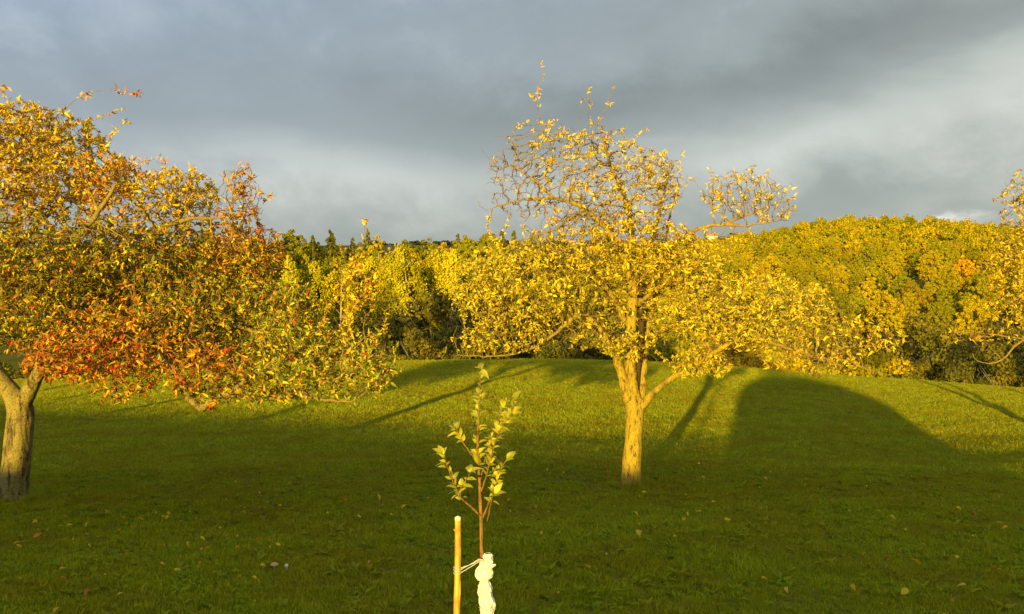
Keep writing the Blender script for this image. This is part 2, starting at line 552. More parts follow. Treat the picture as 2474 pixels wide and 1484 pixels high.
    for k, g in enumerate(regions):
        dens, mix = g[7], g[8]
        for shootset in (False, True):
            ii = np.where(twig & (reg == (1000 + k if shootset else k)))[0]
            if not len(ii): continue
            tip = np.array([len(kids[q_]) == 0 for q_ in ii])
            pr = np.clip(dens * lush * (1.3 if shootset else 1.0) / 3.6 * np.where(tip, 1.7, 1.0), 0, 1)
            if shootset and dens > .3: pr = np.maximum(pr, np.where(tip, 1.0, .3))
            cntl = np.where(r.random(len(ii)) < pr, r.integers(3, 9, len(ii)), 0)
            ii = np.repeat(ii, cntl)
            if not len(ii): continue
            n = len(ii)
            tw = pos[ii] - pos[np.maximum(par[ii], 0)]
            tw /= (np.linalg.norm(tw, axis=1, keepdims=True) + 1e-6)
            dr = tw * 0.5 + r.normal(0, 0.75, (n, 3)) + np.array((0, -0.12, -0.10))
            lp.append(pos[ii] - tw * r.uniform(0, D, (n, 1)) + r.normal(0, 0.012, (n, 3)))
            ld.append(dr); ls.append(r.uniform(leaf_len[0], leaf_len[1], n) * r.choice([1, 1, 0.7], n)); lh.append(pick(mix, n, r))
    V, T_, Q_, C = leaf_cloud(np.concatenate(lp), np.concatenate(ld), np.concatenate(ls), np.concatenate(lh), seed + 1)
    root = empty(name, base, label, cat)
    link('trunk', tr, bark, root)
    tm = thin.mesh('branches'); 
    c2 = np.zeros(len(tm.vertices) * 3, np.float32); tm.vertices.foreach_get('co', c2)
    tm.vertices.foreach_set('co', (c2.reshape(-1, 3) - base).astype(np.float32).ravel()); tm.update()
    cr = link('crown', mesh_np('crown', V - base, [T_, Q_], True, C), M_LEAF, root)
    link('twigs', tm, M_TWIG, cr)
    print(name, 'nodes', cnt, 'leaves', len(V) // 8, 'trunk verts', nv)
    return root

MIDMIX = [(YEL, 6), (GOLD, 2.2), (OLI, 1.6), (ORA, 0.35)]
MIDLOW = [(YEL, 6), (GOLD, 1.2), (OLI, 2.6), (GRE, 0.8)]
mid_limbs = [
    [(1520, 1202, 0, .205), (1522, 1180, 0, .158), (1524, 1155, 0, .138), (1525, 1120, 0, .132), (1531, 1050, 0, .122), (1534, 1000, 0, .128), (1528, 965, 0, .118), (1523, 925, .0, .092), (1521, 880, .02, .078), (1522, 800, .03, .074), (1528, 720, .05, .072), (1527, 640, .1, .062), (1526, 560, .15, .045), (1508, 470, .15, .032), (1470, 390, .1, .020), (1455, 320, .1, .012)],
    [(1540, 1000, 0, .085), (1548, 955, .10, .066), (1553, 900, .15, .060), (1556, 840, .25, .050), (1575, 750, .5, .040), (1600, 660, .8, .030), (1610, 560, 1.0, .020), (1630, 470, 1.0, .012)],
    [(1545, 990, -.05, .066), (1565, 960, -.12, .052), (1600, 930, -.25, .046), (1640, 903, -.4, .042), (1700, 872, -.6, .038), (1745, 838, -.7, .036), (1785, 818, -.8, .033), (1830, 815, -.9, .028), (1890, 838, -1.0, .021), (1960, 862, -1.1, .018), (2030, 880, -1.1, .012)],
    [(1519, 975, -.03, .085), (1507, 930, -.05, .068), (1495, 880, -.08, .056), (1465, 815, -.1, .040), (1428, 772, -.1, .036), (1370, 742, -.1, .027), (1290, 745, -.2, .019), (1200, 775, -.7, .015)],
    [(1400, 755, -.5, .035), (1350, 800, -.8, .024), (1300, 838, -.9, .018), (1240, 858, -.9, .014), (1170, 862, -.9, .010), (1105, 858, -.9, .006)],
    [(1528, 700, .05, .06), (1505, 610, -.1, .046), (1460, 548, -.25, .038), (1410, 500, -.35, .031), (1340, 478, -.45, .023), (1265, 482, -.5, .018), (1190, 500, -.5, .009)],
    [(1420, 505, -.3, .034), (1385, 520, -.5, .020), (1340, 558, -.7, .014), (1285, 568, -.8, .008)],
    [(1340, 478, -.4, .026), (1280, 430, -.3, .018), (1240, 395, -.3, .013), (1205, 410, -.3, .007)],
    [(1240, 400, -.3, .012), (1250, 350, -.3, .009), (1235, 305, -.3, .005)],
    [(1527, 660, .1, .048), (1575, 580, -.1, .032), (1595, 500, -.2, .022), (1612, 430, -.4, .018), (1618, 390, -.4, .008)],
    [(1530, 690, .1, .05), (1600, 618, .1, .034), (1660, 565, .1, .028), (1700, 546, .1, .026), (1752, 543, .1, .025), (1800, 520, .1, .018), (1850, 500, .1, .010)],
    [(1752, 543, .1, .028), (1815, 545, .0, .014), (1880, 535, -.1, .008)],
    [(1519, 790, 0, .05), (1470, 700, .6, .034), (1400, 650, 1.0, .026), (1310, 640, 1.2, .018)],
    [(1528, 740, .05, .05), (1600, 690, .3, .034), (1700, 680, .4, .025), (1800, 710, .4, .017), (1890, 750, .3, .010)],
    [(1556, 840, .25, .045), (1650, 770, .9, .036), (1750, 740, 1.3, .026), (1880, 770, 1.5, .016)],
    [(1960, 862, -1.1, .018), (2060, 835, -1.1, .011), (2130, 838, -1.1, .009), (2195, 825, -1.1, .005)],
    [(1960, 862, -1.1, .016), (2050, 872, -1.1, .010), (2120, 898, -1.1, .005)],
]
mid_regions = [
    (1440, 420, 135, 125, 0, .9, 400, 0.8, MIDMIX),
    (1255, 430, 85, 105, -.3, .6, 230, 0.10, MIDMIX),
    (1335, 350, 62, 62, -.1, .5, 120, .9, MIDMIX),
    (1575, 450, 80, 90, -.2, .8, 250, 0.75, MIDMIX),
    (1790, 470, 100, 65, .1, .55, 210, 0.55, MIDMIX),
    (1480, 600, 230, 95, .1, 1.3, 760, 1.1, MIDMIX),
    (1245, 695, 158, 115, -.4, 1.1, 950, 1.55, MIDLOW),
    (1500, 740, 150, 100, .5, 1.2, 260, 0.55, MIDLOW),
    (1800, 750, 210, 95, -.4, 1.3, 1050, 1.45, MIDLOW),
    (2030, 815, 135, 52, -1.0, .7, 300, 0.62, MIDMIX),
    (1690, 880, 80, 35, -.5, .45, 200, 1.6, MIDLOW),
    (1520, 838, 75, 35, -.4, .4, 140, 1.3, MIDLOW),
    (1210, 820, 130, 40, -.8, .5, 260, 1.0, MIDLOW),
    (1400, 790, 100, 60, -.1, .8, 130, 0.55, MIDLOW),
    (1400, 500, 170, 50, -.2, .8, 260, 0.35, MIDMIX),
    (1870, 500, 60, 45, .0, .4, 100, 0.45, MIDMIX),
    (1950, 870, 120, 36, -1.0, .6, 170, 0.6, MIDMIX),
    (1640, 650, 130, 85, .2, 1.2, 340, 1.35, MIDMIX),
]
mid_shoots = [
    dict(pts=[(1330, 370, -.1), (1300, 290, -.1), (1296, 250, -.1), (1306, 200, -.1), (1306, 150, -.1)], reg=2, r=.004),
    dict(pts=[(1296, 250, -.1), (1284, 228, -.1)], reg=2, r=.003),
    dict(pts=[(1430, 380, .1), (1425, 290, .1), (1425, 205, .1)], reg=14, r=.003),
    dict(pts=[(1400, 380, 0), (1395, 300, 0), (1408, 240, 0)], reg=0, r=.003),
    dict(pts=[(1430, 330, 0), (1470, 245, 0), (1480, 207, 0)], reg=0, r=.003),
    dict(pts=[(1500, 350, 0), (1545, 325, 0), (1565, 313, 0)], reg=0, r=.003),
    dict(pts=[(1618, 440, -.3), (1640, 400, -.3), (1647, 370, -.3)], reg=3, r=.003),
    dict(pts=[(1570, 430, -.3), (1570, 385, -.3), (1572, 358, -.3)], reg=3, r=.003),
    dict(pts=[(1620, 500, -.3), (1650, 470, -.3), (1660, 430, -.3)], reg=1, r=.003),
    dict(pts=[(1210, 410, -.3), (1175, 380, -.3), (1158, 348, -.3)], reg=1, r=.003),
    dict(pts=[(1235, 330, -.3), (1215, 325, -.3), (1195, 335, -.3)], reg=1, r=.003),
    dict(pts=[(1700, 470, .1), (1685, 445, .1), (1670, 430, .1)], reg=4, r=.003),
    dict(pts=[(1800, 440, .1), (1812, 415, .1), (1828, 398, .1)], reg=4, r=.003),
    dict(pts=[(1720, 460, .1), (1722, 430, .1), (1715, 410, .1)], reg=4, r=.003),
    dict(pts=[(1850, 495, .0), (1890, 470, .0), (1920, 450, .0)], reg=15, r=.003),
    dict(pts=[(1110, 858, -.9), (1085, 862, -.9), (1066, 848, -.9)], reg=12, r=.003),
    dict(pts=[(1750, 545, .1), (1745, 560, .1), (1742, 578, .1)], reg=1, r=.007),
    dict(pts=[(1200, 500, -.5), (1165, 510, -.5), (1155, 485, -.5)], reg=1, r=.004),
    dict(pts=[(1215, 610, -.3), (1210, 590, -.3), (1205, 578, -.3)], reg=6, r=.003),
]
tree_mid = grow_tree('apple_tree', 'golden yellow apple tree with split lit trunk, whole in view, thin bare tips at top', 'tree', 12.2, mid_limbs, mid_regions, mid_shoots, 21, M_BARK_MID, lush=.82)

# a dark stem set into the gap between the two forked stems
m_dark_stem = bark_material('dark_stem', (.075, .05, .022), (.03, .02, .01), (.09, .06, .025), 20, .4)
sp_ = Tubes()
q = resample(np.array([np.concatenate([P(a, b, 12.2 + c), [r_]]) for a, b, c, r_ in ((1541, 1000, -.02, .02), (1542, 965, .06, .036), (1538, 930, .10, .05), (1538, 895, .10, .06), (1546, 850, .14, .05), (1549, 790, .10, .042), (1547, 730, .11, .04), (1546, 680, .13, .02))]), .05)
sp_.add(q[:, :3] - np.array(tree_mid.location), q[:, 3], 9)
link('dark_stem', sp_.mesh('dark_stem'), m_dark_stem, tree_mid)
LTOP = [(YEL, 4.2), (GOLD, 4), (ORA, 1.7), (OLI, 1.4), (BRO, .6)]
LORA = [(GOLD, 2.5), (ORA, 3.5), (YEL, .8), (BRO, 1.8), (RED, .5)]
DGR = np.array((0.15, 0.18, 0.018)); DOL = np.array((0.30, 0.24, 0.018))
LOLI = [(OLI, 2.4), (DOL, 2.2), (GOLD, 1.6), (YEL, .9), (GRE, 2.0), (DGR, 2.0), (ORA, 1.3), (RED, .35), (BRO, 2.2)]
LRED = [(RED, 3.0), (ORA, 3.6), (BRO, 2.4), (GOLD, 1.5), (OLI, 1.0)]
LGRE = [(GRE, 3.0), (DGR, 1.6), (OLI, 2.5), (YEL, 2.2), (ORA, .9), (RED, .3), (GOLD, .8)]
left_limbs = [
    [(28, 1228, 0, .215), (31, 1200, 0, .188), (38, 1130, 0, .172), (46, 1050, 0, .166), (52, 985, 0, .160), (18, 938, 0, .110), (-12, 900, .02, .092), (-24, 850, .03, .086), (-10, 770, .05, .080), (10, 700, .1, .07), (20, 620, .1, .06), (36, 540, .1, .05), (60, 450, .1, .032), (90, 350, .1, .018)],
    [(56, 975, 0, .115), (74, 935, -.08, .088), (98, 895, -.16, .080), (114, 862, -.22, .074), (150, 800, -.35, .070), (180, 755, -.4, .062), (240, 700, -.45, .05), (320, 640, -.5, .04), (385, 560, -.5, .035), (412, 537, -.5, .033), (460, 528, -.5, .026), (540, 525, -.5, .014), (600, 520, -.5, .008)],
    [(-12, 900, .02, .085), (-40, 870, .3, .08), (-110, 800, .5, .07), (-190, 680, .8, .05), (-260, 560, .9, .03)],
    [(116, 855, -.25, .06), (190, 815, -.6, .046), (290, 810, -.9, .042), (370, 850, -1.3, .042), (432, 905, -1.6, .044), (455, 962, -1.7, .048), (472, 985, -1.7, .047), (492, 998, -1.7, .044), (503, 970, -1.7, .038), (550, 948, -1.7, .034), (630, 965, -1.7, .030), (720, 955, -1.7, .024), (800, 968, -1.7, .017), (850, 972, -1.7, .010)],
    [(-10, 770, .05, .06), (60, 690, -.6, .055), (130, 610, -1.1, .042), (220, 540, -1.3, .03), (280, 450, -1.3, .018)],
    [(22, 620, .1, .05), (110, 520, .5, .038), (220, 430, .7, .026), (300, 380, .7, .014)],
    [(240, 700, -.45, .045), (350, 700, -.2, .036), (480, 680, .1, .028), (600, 640, .3, .018), (690, 650, .3, .009)],
    [(290, 800, -1.4, .045), (400, 780, -1.0, .036), (520, 780, -.8, .028), (620, 800, -.8, .018), (700, 820, -.8, .010)],
    [(550, 948, -1.7, .026), (640, 890, -1.6, .020), (720, 850, -1.5, .013)],
    [(-40, 885, .3, .08), (-60, 780, -.6, .06), (-40, 640, -1.0, .045), (-30, 500, -1.2, .03), (-10, 380, -1.2, .018)],
    [(440, 535, -.5, .022), (428, 505, -.5, .014), (445, 480, -.5, .008)],
    [(720, 955, -1.7, .02), (790, 920, -1.6, .014), (860, 900, -1.6, .010)],
]
left_regions = [
    (40, 330, 190, 85, 0, 1.3, 620, 1.5, LTOP),
    (120, 430, 190, 90, 0, 1.5, 700, 1.4, LTOP),
    (275, 450, 70, 80, -.4, .9, 230, 1.1, LORA),
    (430, 470, 90, 70, -.3, .9, 330, 1.15, LTOP),
    (575, 480, 62, 75, -.4, .6, 170, .6, LORA),
    (120, 620, 230, 110, -.7, 1.7, 1000, 1.4, LOLI),
    (380, 620, 170, 100, -.2, 1.5, 760, 1.4, LOLI),
    (590, 610, 100, 80, .1, 1.0, 380, 1.25, LORA),
    (280, 850, 190, 70, -1.2, 1.1, 900, 1.6, LRED),
    (530, 900, 100, 75, -1.4, .8, 400, 1.3, LRED), (330, 780, 200, 60, -1.0, 1.0, 330, 1.2, LORA),
    (520, 730, 170, 95, -.3, 1.3, 720, 1.45, LOLI),
    (730, 860, 130, 85, -1.2, .9, 560, 1.5, LGRE),
    (895, 880, 60, 75, -1.6, .6, 230, 1.2, LGRE),
    (865, 690, 45, 80, -1.5, .4, 70, 1.2, LTOP),
    (690, 750, 75, 80, -.6, .8, 230, 1.25, LGRE),
    (-220, 560, 200, 260, .3, 1.9, 700, 1.3, LTOP),
    (110, 770, 200, 75, -.6, 1.3, 520, 1.4, LOLI),
    (300, 945, 60, 25, -1.4, .4, 50, .9, LORA),
    (640, 930, 220, 38, -1.6, .6, 300, 1.2, LGRE),
    (-60, 800, 160, 60, 0, 1.4, 200, 1.2, LOLI),
]
left_shoots = [
    dict(pts=[(150, 270, 0), (200, 230, 0), (265, 215, 0), (310, 222, 0), (345, 232, 0)], reg=4, r=.004),
    dict(pts=[(10, 270, 0), (12, 230, 0), (15, 200, 0)], reg=0, r=.003),
    dict(pts=[(210, 300, 0), (260, 275, 0), (300, 262, 0)], reg=0, r=.003),
    dict(pts=[(255, 350, 0), (285, 300, 0), (320, 297, 0)], reg=0, r=.003),
    dict(pts=[(300, 420, -.4), (345, 385, -.4), (400, 388, -.4)], reg=4, r=.003),
    dict(pts=[(560, 480, -.5), (572, 430, -.5), (576, 395, -.5)], reg=4, r=.003),
    dict(pts=[(590, 490, -.5), (625, 455, -.5), (655, 480, -.5)], reg=4, r=.003),
    dict(pts=[(590, 470, -.5), (605, 430, -.5), (600, 395, -.5)], reg=4, r=.003),
    dict(pts=[(840, 940, -1.6), (842, 850, -1.6), (848, 760, -1.6), (862, 660, -1.6), (877, 590, -1.6), (884, 535, -1.6)], reg=14, r=.005),
    dict(pts=[(845, 790, -1.6), (815, 720, -1.6), (808, 640, -1.6)], reg=14, r=.004),
    dict(pts=[(850, 760, -1.6), (905, 700, -1.6), (915, 650, -1.6)], reg=14, r=.004),
    dict(pts=[(905, 900, -1.6), (915, 830, -1.6), (930, 780, -1.6), (925, 745, -1.6)], reg=13, r=.004),
    dict(pts=[(700, 820, -1.0), (700, 760, -1.0), (690, 700, -1.0)], reg=12, r=.004),
    dict(pts=[(780, 880, -1.3), (785, 830, -1.3), (790, 790, -1.3)], reg=12, r=.003),
    dict(pts=[(920, 900, -1.6), (950, 880, -1.6), (968, 855, -1.6)], reg=13, r=.003),
    dict(pts=[(480, 720, -.5), (478, 660, -.5), (470, 605, -.5)], reg=15, r=.004),
    dict(pts=[(60, 870, -.3), (90, 860, -.35), (110, 880, -.4)], reg=20, r=.003),
]
tree_left = grow_tree('apple_tree', 'wide old apple tree with red, orange and green leaves and thick forked trunk', 'tree', 11.1, left_limbs, left_regions, left_shoots, 33, M_BARK_OLD, ncap=40000, D=.075, fill=2.9, lush=1.25, leaf_len=(.042, .076))

RMIX = [(OLI, 3), (YEL, 2.6), (GOLD, 1.8), (ORA, .25), (BRO, .4)]
right_limbs = [
    [(2890, 1130, 0, .17), (2885, 1070, 0, .12), (2875, 1000, 0, .10), (2858, 930, 0, .095), (2820, 850, -.1, .10), (2770, 760, -.2, .085), (2720, 660, -.2, .07), (2660, 560, -.2, .05), (2600, 480, -.2, .03), (2520, 440, -.2, .014)],
    [(2889, 1085, 0, .10), (2955, 985, .2, .085), (2985, 880, .35, .08), (3000, 780, .4, .07), (3020, 640, .5, .06), (3040, 500, .5, .03)],
    [(2820, 850, -.1, .08), (2720, 790, -.5, .06), (2620, 780, -.8, .045), (2540, 800, -.9, .034), (2480, 818, -1.0, .024), (2450, 832, -1.0, .018), (2425, 868, -1.0, .014), (2395, 880, -1.0, .010), (2362, 880, -1.0, .007), (2345, 852, -1.0, .004)],
    [(2620, 780, -.8, .035), (2560, 740, -.9, .028), (2480, 720, -1.0, .018), (2430, 730, -1.0, .009)],
    [(2720, 660, -.2, .05), (2600, 620, -.4, .035), (2500, 600, -.5, .02), (2440, 590, -.5, .009)],
    [(2480, 818, -1.0, .016), (2400, 810, -1.0, .011), (2340, 815, -1.0, .007), (2288, 830, -1.0, .004)],
    [(2425, 868, -1.0, .009), (2400, 845, -1.0, .006), (2385, 830, -1.0, .004)],
]
right_regions = [
    (2500, 475, 85, 55, -.2, .8, 260, .75, RMIX),
    (2530, 640, 110, 90, -.4, 1.1, 480, 1.2, RMIX),
    (2500, 740, 100, 55, -.8, .9, 340, 1.2, RMIX),
    (2390, 808, 90, 28, -1.0, .45, 130, .35, RMIX),
    (2455, 655, 62, 95, -.6, .7, 260, 1.2, RMIX), (2475, 560, 55, 70, -.4, .7, 180, 1.0, RMIX),
    (2800, 560, 230, 200, 0, 2.0, 800, 1.2, RMIX),
    (2980, 700, 200, 170, .4, 1.8, 500, 1.2, RMIX),
]
right_shoots = [
    dict(pts=[(2440, 500, -.3), (2415, 490, -.3), (2398, 487, -.3)], reg=0, r=.003),
    dict(pts=[(2450, 450, -.3), (2440, 425, -.3), (2462, 412, -.3)], reg=0, r=.003),
    dict(pts=[(2380, 810, -1.0), (2320, 800, -1.0), (2290, 795, -1.0)], reg=3, r=.003),
]
tree_right = grow_tree('apple_tree', 'apple tree cut off by the frame edge, drooping bare twigs before dark wood', 'tree', 15.0, right_limbs, right_regions, right_shoots, 45, M_BARK_OLD, D=0.10, fill=2.6, leaf_len=(0.055, 0.09))

# ---------------------------------------------------------------- woodland trees
def quads_cloud(pos, nrm, size, shade, seed):
    """ragged leaf sprays: two bent quads' worth of leaf mass each, facing roughly along nrm"""
    r = np.random.default_rng(seed)
    n = len(pos)
    nr = nrm + r.normal(0, 0.42, (n, 3))
    nr /= (np.linalg.norm(nr, axis=1, keepdims=True) + 1e-9)
    u = np.cross(nr, r.normal(size=(n, 3))); u /= (np.linalg.norm(u, axis=1, keepdims=True) + 1e-9)
    v = np.cross(nr, u)
    s = size[:, None]
    ang = np.array([0, 72, 144, 216, 288]) * math.pi / 180
    vs = []
    for a in ang:
        k = r.uniform(0.35, 0.8, (n, 1)) * s
        vs.append(pos + u * np.cos(a) * k + v * np.sin(a) * k + nr * r.normal(0, 0.12, (n, 1)) * s)
    V = np.stack(vs, 1).reshape(-1, 3)
    f = np.arange(n * 5).reshape(n, 5)
    return V, f, np.repeat(np.repeat(shade[:, None], 3, 1), 5, axis=0)

def broadleaf(seed, h=12.0, w=4.2, n=15000, low=0.22, leaf=0.150, blobs=34):
    r = np.random.default_rng(seed)
    P_, N_ = [], []
    cz = h * (low + 1) / 2; rz = h * (1 - low) / 2
    for b in range(blobs):
        u = r.normal(size=3); u /= np.linalg.norm(u)
        u *= r.uniform(0.45, 0.95)
        c = np.array((u[0] * w * 0.85, u[1] * w * 0.85, cz + u[2] * rz * 0.85))
        t = (c[2] - h * low) / (h * (1 - low))
        c[:2] *= 0.55 + 0.65 * math.sin(math.pi * min(1, max(0, 0.15 + 0.75 * (1 - t)))) 
        br = r.uniform(0.25, 0.72) * w / 3.6
        k = n // blobs
        d = r.normal(size=(k, 3)); d[:, 2] += 0.45; d /= np.linalg.norm(d, axis=1, keepdims=True)
        P_.append(c + d * br * np.array((1, 1, 0.75)) * (r.random((k, 1)) ** 0.35)); N_.append(d)
    P_ = np.concatenate(P_); N_ = np.concatenate(N_)
    V, f, s = quads_cloud(P_, N_, r.uniform(0.7, 1.3, len(P_)) * leaf, r.uniform(0.75, 1.15, len(P_)), seed + 5)
    crown = mesh_np('crown', V, [f], False, s)
    t = Tubes()
    lean = r.normal(0, 0.25, 2)
    top = np.array((lean[0], lean[1], h * 0.75))
    t.add(resample([(0, 0, -0.6), (lean[0] * .3, lean[1] * .3, h * 0.3), tuple(top)], 0.8), np.linspace(0.20, 0.05, len(resample([(0, 0, -0.6), (lean[0] * .3, lean[1] * .3, h * 0.3), tuple(top)], 0.8))), 7)
    for k in range(9):
        z = h * r.uniform(0.25, 0.65); a = r.uniform(0, 6.28)
        p0 = np.array((lean[0] * z / h, lean[1] * z / h, z)); L = w * r.uniform(0.5, 0.85)
        p1 = p0 + np.array((math.cos(a) * L, math.sin(a) * L, L * r.uniform(0.4, 0.9)))
        q = resample([p0, (p0 + p1) / 2 + r.normal(0, 0.2, 3), p1], 0.7)
        t.add(q, np.linspace(0.08, 0.02, len(q)), 5)
    return crown, t.mesh('trunk')

def birch(seed, h=13.0, w=3.0, n=8500):
    r = np.random.default_rng(seed)
    P_, N_ = [], []
    t = Tubes()
    stems = [(0.0, 0.0)] if seed % 2 else [(-0.5, 0.1), (0.5, -0.1)]
    for sx, sy in stems:
        dx = r.normal(0, 0.5)
        pl = resample([(sx, sy, -0.6), (sx + dx * .3, sy, h * 0.4), (sx + dx, sy + .2, h * 0.93)], 0.8)
        t.add(pl, np.linspace(0.17, 0.03, len(pl)), 7)
        for k in range(16):
            z = h * r.uniform(0.3, 0.88); a = r.uniform(0, 6.28); L = w * (1.15 - z / h) * r.uniform(0.7, 1.15)
            p0 = np.array((sx + dx * z / h, sy, z))
            p1 = p0 + np.array((math.cos(a) * L * .6, math.sin(a) * L * .6, L * 0.75))
            p2 = p0 + np.array((math.cos(a) * L, math.sin(a) * L, L * 0.4))
            q = resample([p0, p1, p2], 0.4)
            t.add(q, np.linspace(0.05, 0.012, len(q)), 4)
            for s in range(7):      # hanging sprays
                c = q[r.integers(len(q) // 2, len(q))]
                ln = r.uniform(0.8, 2.6) * (h / 13); kk = n // (16 * 7 * len(stems))
                tt = r.random((kk, 1))
                P_.append(c + np.array((0, 0, -1)) * tt * ln + r.normal(0, 0.22, (kk, 3)) + np.array((math.cos(a), math.sin(a), 0)) * tt * 0.3)
                N_.append(np.tile((math.cos(a), math.sin(a), 0.15), (kk, 1)))
    P_ = np.concatenate(P_); N_ = np.concatenate(N_)
    V, f, s = quads_cloud(P_, N_, r.uniform(0.6, 1.2, len(P_)) * 0.165, r.uniform(0.75, 1.15, len(P_)), seed + 5)
    return mesh_np('crown', V, [f], False, s), t.mesh('trunk')

def spruce(seed, h=15.0, w=3.6, n=7000):
    r = np.random.default_rng(seed)
    tb = Tubes(); q = resample([(0, 0, -0.6), (r.normal(0, .12), 0, h * 0.5), (r.normal(0, .25), r.normal(0, .25), h * 0.99)], 0.8)
    tb.add(q, np.linspace(0.19, 0.02, len(q)), 7)
    P_, N_ = [], []
    nbr = 120
    for b in range(nbr):       # drooping boughs of uneven length
        t = r.random() ** 0.8
        z = h * (0.06 + 0.93 * t); a = r.uniform(0, 6.28)
        L = (w * (1 - t) ** 0.8 + .18) * r.uniform(.55, 1.12)
        k = max(8, int(n / nbr * (0.35 + 1.2 * (1 - t))))
        u = r.random(k) ** .7
        d = np.array((math.cos(a), math.sin(a), 0))
        c = np.array((np.interp(z, q[:, 2], q[:, 0]), np.interp(z, q[:, 2], q[:, 1]), z))
        pts = c + d * (u * L)[:, None] + np.array((0, 0, 1)) * (-.42 * u * L * u + .06 * L * u)[:, None]
        s_ = np.array((-d[1], d[0], 0))
        pts += s_ * (r.normal(0, .22, k) * (1.15 - u) * L * .6)[:, None] + np.array((0, 0, 1)) * (-np.abs(r.normal(0, .16, k)))[:, None]
        P_.append(pts); N_.append(np.tile(d * .6 + np.array((0, 0, .7)), (k, 1)))
    P_ = np.concatenate(P_); N_ = np.concatenate(N_)
    V, f, s = quads_cloud(P_, N_, r.uniform(0.6, 1.2, len(P_)) * 0.23, r.uniform(0.6, 1.1, len(P_)), seed + 5)
    return mesh_np('crown', V, [f], False, s), tb.mesh('trunk')

def bush(seed, h=3.4, w=2.4, n=5200):
    r = np.random.default_rng(seed)
    P_, N_ = [], []
    for b in range(16):
        u = r.normal(size=3); u /= np.linalg.norm(u); u[2] = abs(u[2])
        c = np.array((u[0] * w * .7, u[1] * w * .7, 0.25 * h + u[2] * h * .55)); br = r.uniform(.5, .85)
        k = n // 16; d = r.normal(size=(k, 3)); d[:, 2] += .3; d /= np.linalg.norm(d, axis=1, keepdims=True)
        P_.append(c + d * br * (r.random((k, 1)) ** .4)); N_.append(d)
    P_ = np.concatenate(P_); N_ = np.concatenate(N_)
    V, f, s = quads_cloud(P_, N_, r.uniform(.6, 1.2, len(P_)) * .145, r.uniform(.7, 1.15, len(P_)), seed + 5)
    t = Tubes()
    for k in range(7):
        a = r.uniform(0, 6.28); L = w * .6
        q = resample([(0, 0, -.4), (math.cos(a) * L * .4, math.sin(a) * L * .4, h * .4), (math.cos(a) * L, math.sin(a) * L, h * .75)], .4)
        t.add(q, np.linspace(.045, .01, len(q)), 4)
    return mesh_np('crown', V, [f], False, s), t.mesh('stem')

M_CROWN = leaf_material('wood_leaves', use_object_color=True, trans=0.18, rough=0.75, spec=0.08)
M_WTRUNK = bark_material('wood_bark', (0.24, 0.19, 0.12), (0.08, 0.06, 0.04), (0.28, 0.23, 0.12), 5, .42)
M_WBIRCH = bark_material('birch_bark', (0.46, 0.40, 0.25), (0.12, 0.10, 0.06), (0.42, 0.36, 0.20), 4, .36)

BROAD = [broadleaf(100 + i, h=hh, w=ww, low=lw, blobs=bl) for i, (hh, ww, lw, bl) in enumerate([(12, 3.4, .22, 150), (13, 3.8, .28, 170), (10.5, 3.5, .14, 150), (14, 3.0, .30, 140), (11.5, 3.9, .20, 180), (12.5, 2.7, .18, 130), (13.5, 3.3, .36, 130)])]
BIRCH = [birch(201), birch(202), birch(203, 12, 3.4)]
SPRUCE = [spruce(301), spruce(302, 13, 3.9), spruce(303, 16, 3.2), spruce(304, 14, 3.0), spruce(305, 12, 3.4)]
BUSH = [bush(401), bush(402, 2.6, 2.6), bush(403, 4.4, 2.8)]

HUES = dict(
    yg=[(0.41, 0.315, 0.010), (0.44, 0.325, 0.010), (0.35, 0.285, 0.010), (0.46, 0.325, 0.010), (0.29, 0.25, 0.010), (0.37, 0.30, 0.010), (0.27, 0.25, 0.010), (0.33, 0.285, 0.010)],
    dark=[(0.22, 0.205, 0.010), (0.18, 0.17, 0.012), (0.25, 0.24, 0.010)],
    orange=[(0.48, 0.315, 0.010), (0.45, 0.30, 0.012)],
    brown=[(0.33, 0.22, 0.014), (0.36, 0.25, 0.012)],
    spruce=[(0.20, 0.19, 0.012), (0.25, 0.225, 0.012), (0.15, 0.15, 0.012)],
    birch=[(0.50, 0.41, 0.010), (0.45, 0.38, 0.010)],
    shade=[(0.16, 0.135, 0.016), (0.20, 0.16, 0.016), (0.13, 0.12, 0.016)],  # dark bush tones that put the wood edge's shade into the leaves
)
wood_count = 0
def plant(kind, x, y, hue, label, cat, group, s=1.0, dz=0.0, name=None, barkm=None):
    global wood_count
    wood_count += 1
    proto = {'broad': BROAD, 'birch': BIRCH, 'spruce': SPRUCE, 'bush': BUSH}[kind]
    cm, tm = proto[int(rng.integers(len(proto)))]
    z = float(H(x, y)) + dz
    root = empty(name or {'broad': 'broadleaf_tree', 'birch': 'birch_tree', 'spruce': 'spruce_tree', 'bush': 'bush'}[kind], (x, y, z), label, cat, group, rng.uniform(0, 6.28))
    wx = .84 if kind == 'broad' else 1.0
    root.scale = (s * wx * rng.uniform(.9, 1.1), s * wx * rng.uniform(.9, 1.1), s)
    c = link('crown', cm, M_CROWN, root)
    hs = HUES[hue] if isinstance(hue, str) else [hue]
    b = np.array(hs[int(rng.integers(len(hs)))]) * rng.uniform(.9, 1.12)
    c.color = (b[0], b[1], b[2], 1)
    link('stem' if kind == 'bush' else 'trunk', tm, barkm or (M_WBIRCH if kind == 'birch' else M_WTRUNK), root)
    return root

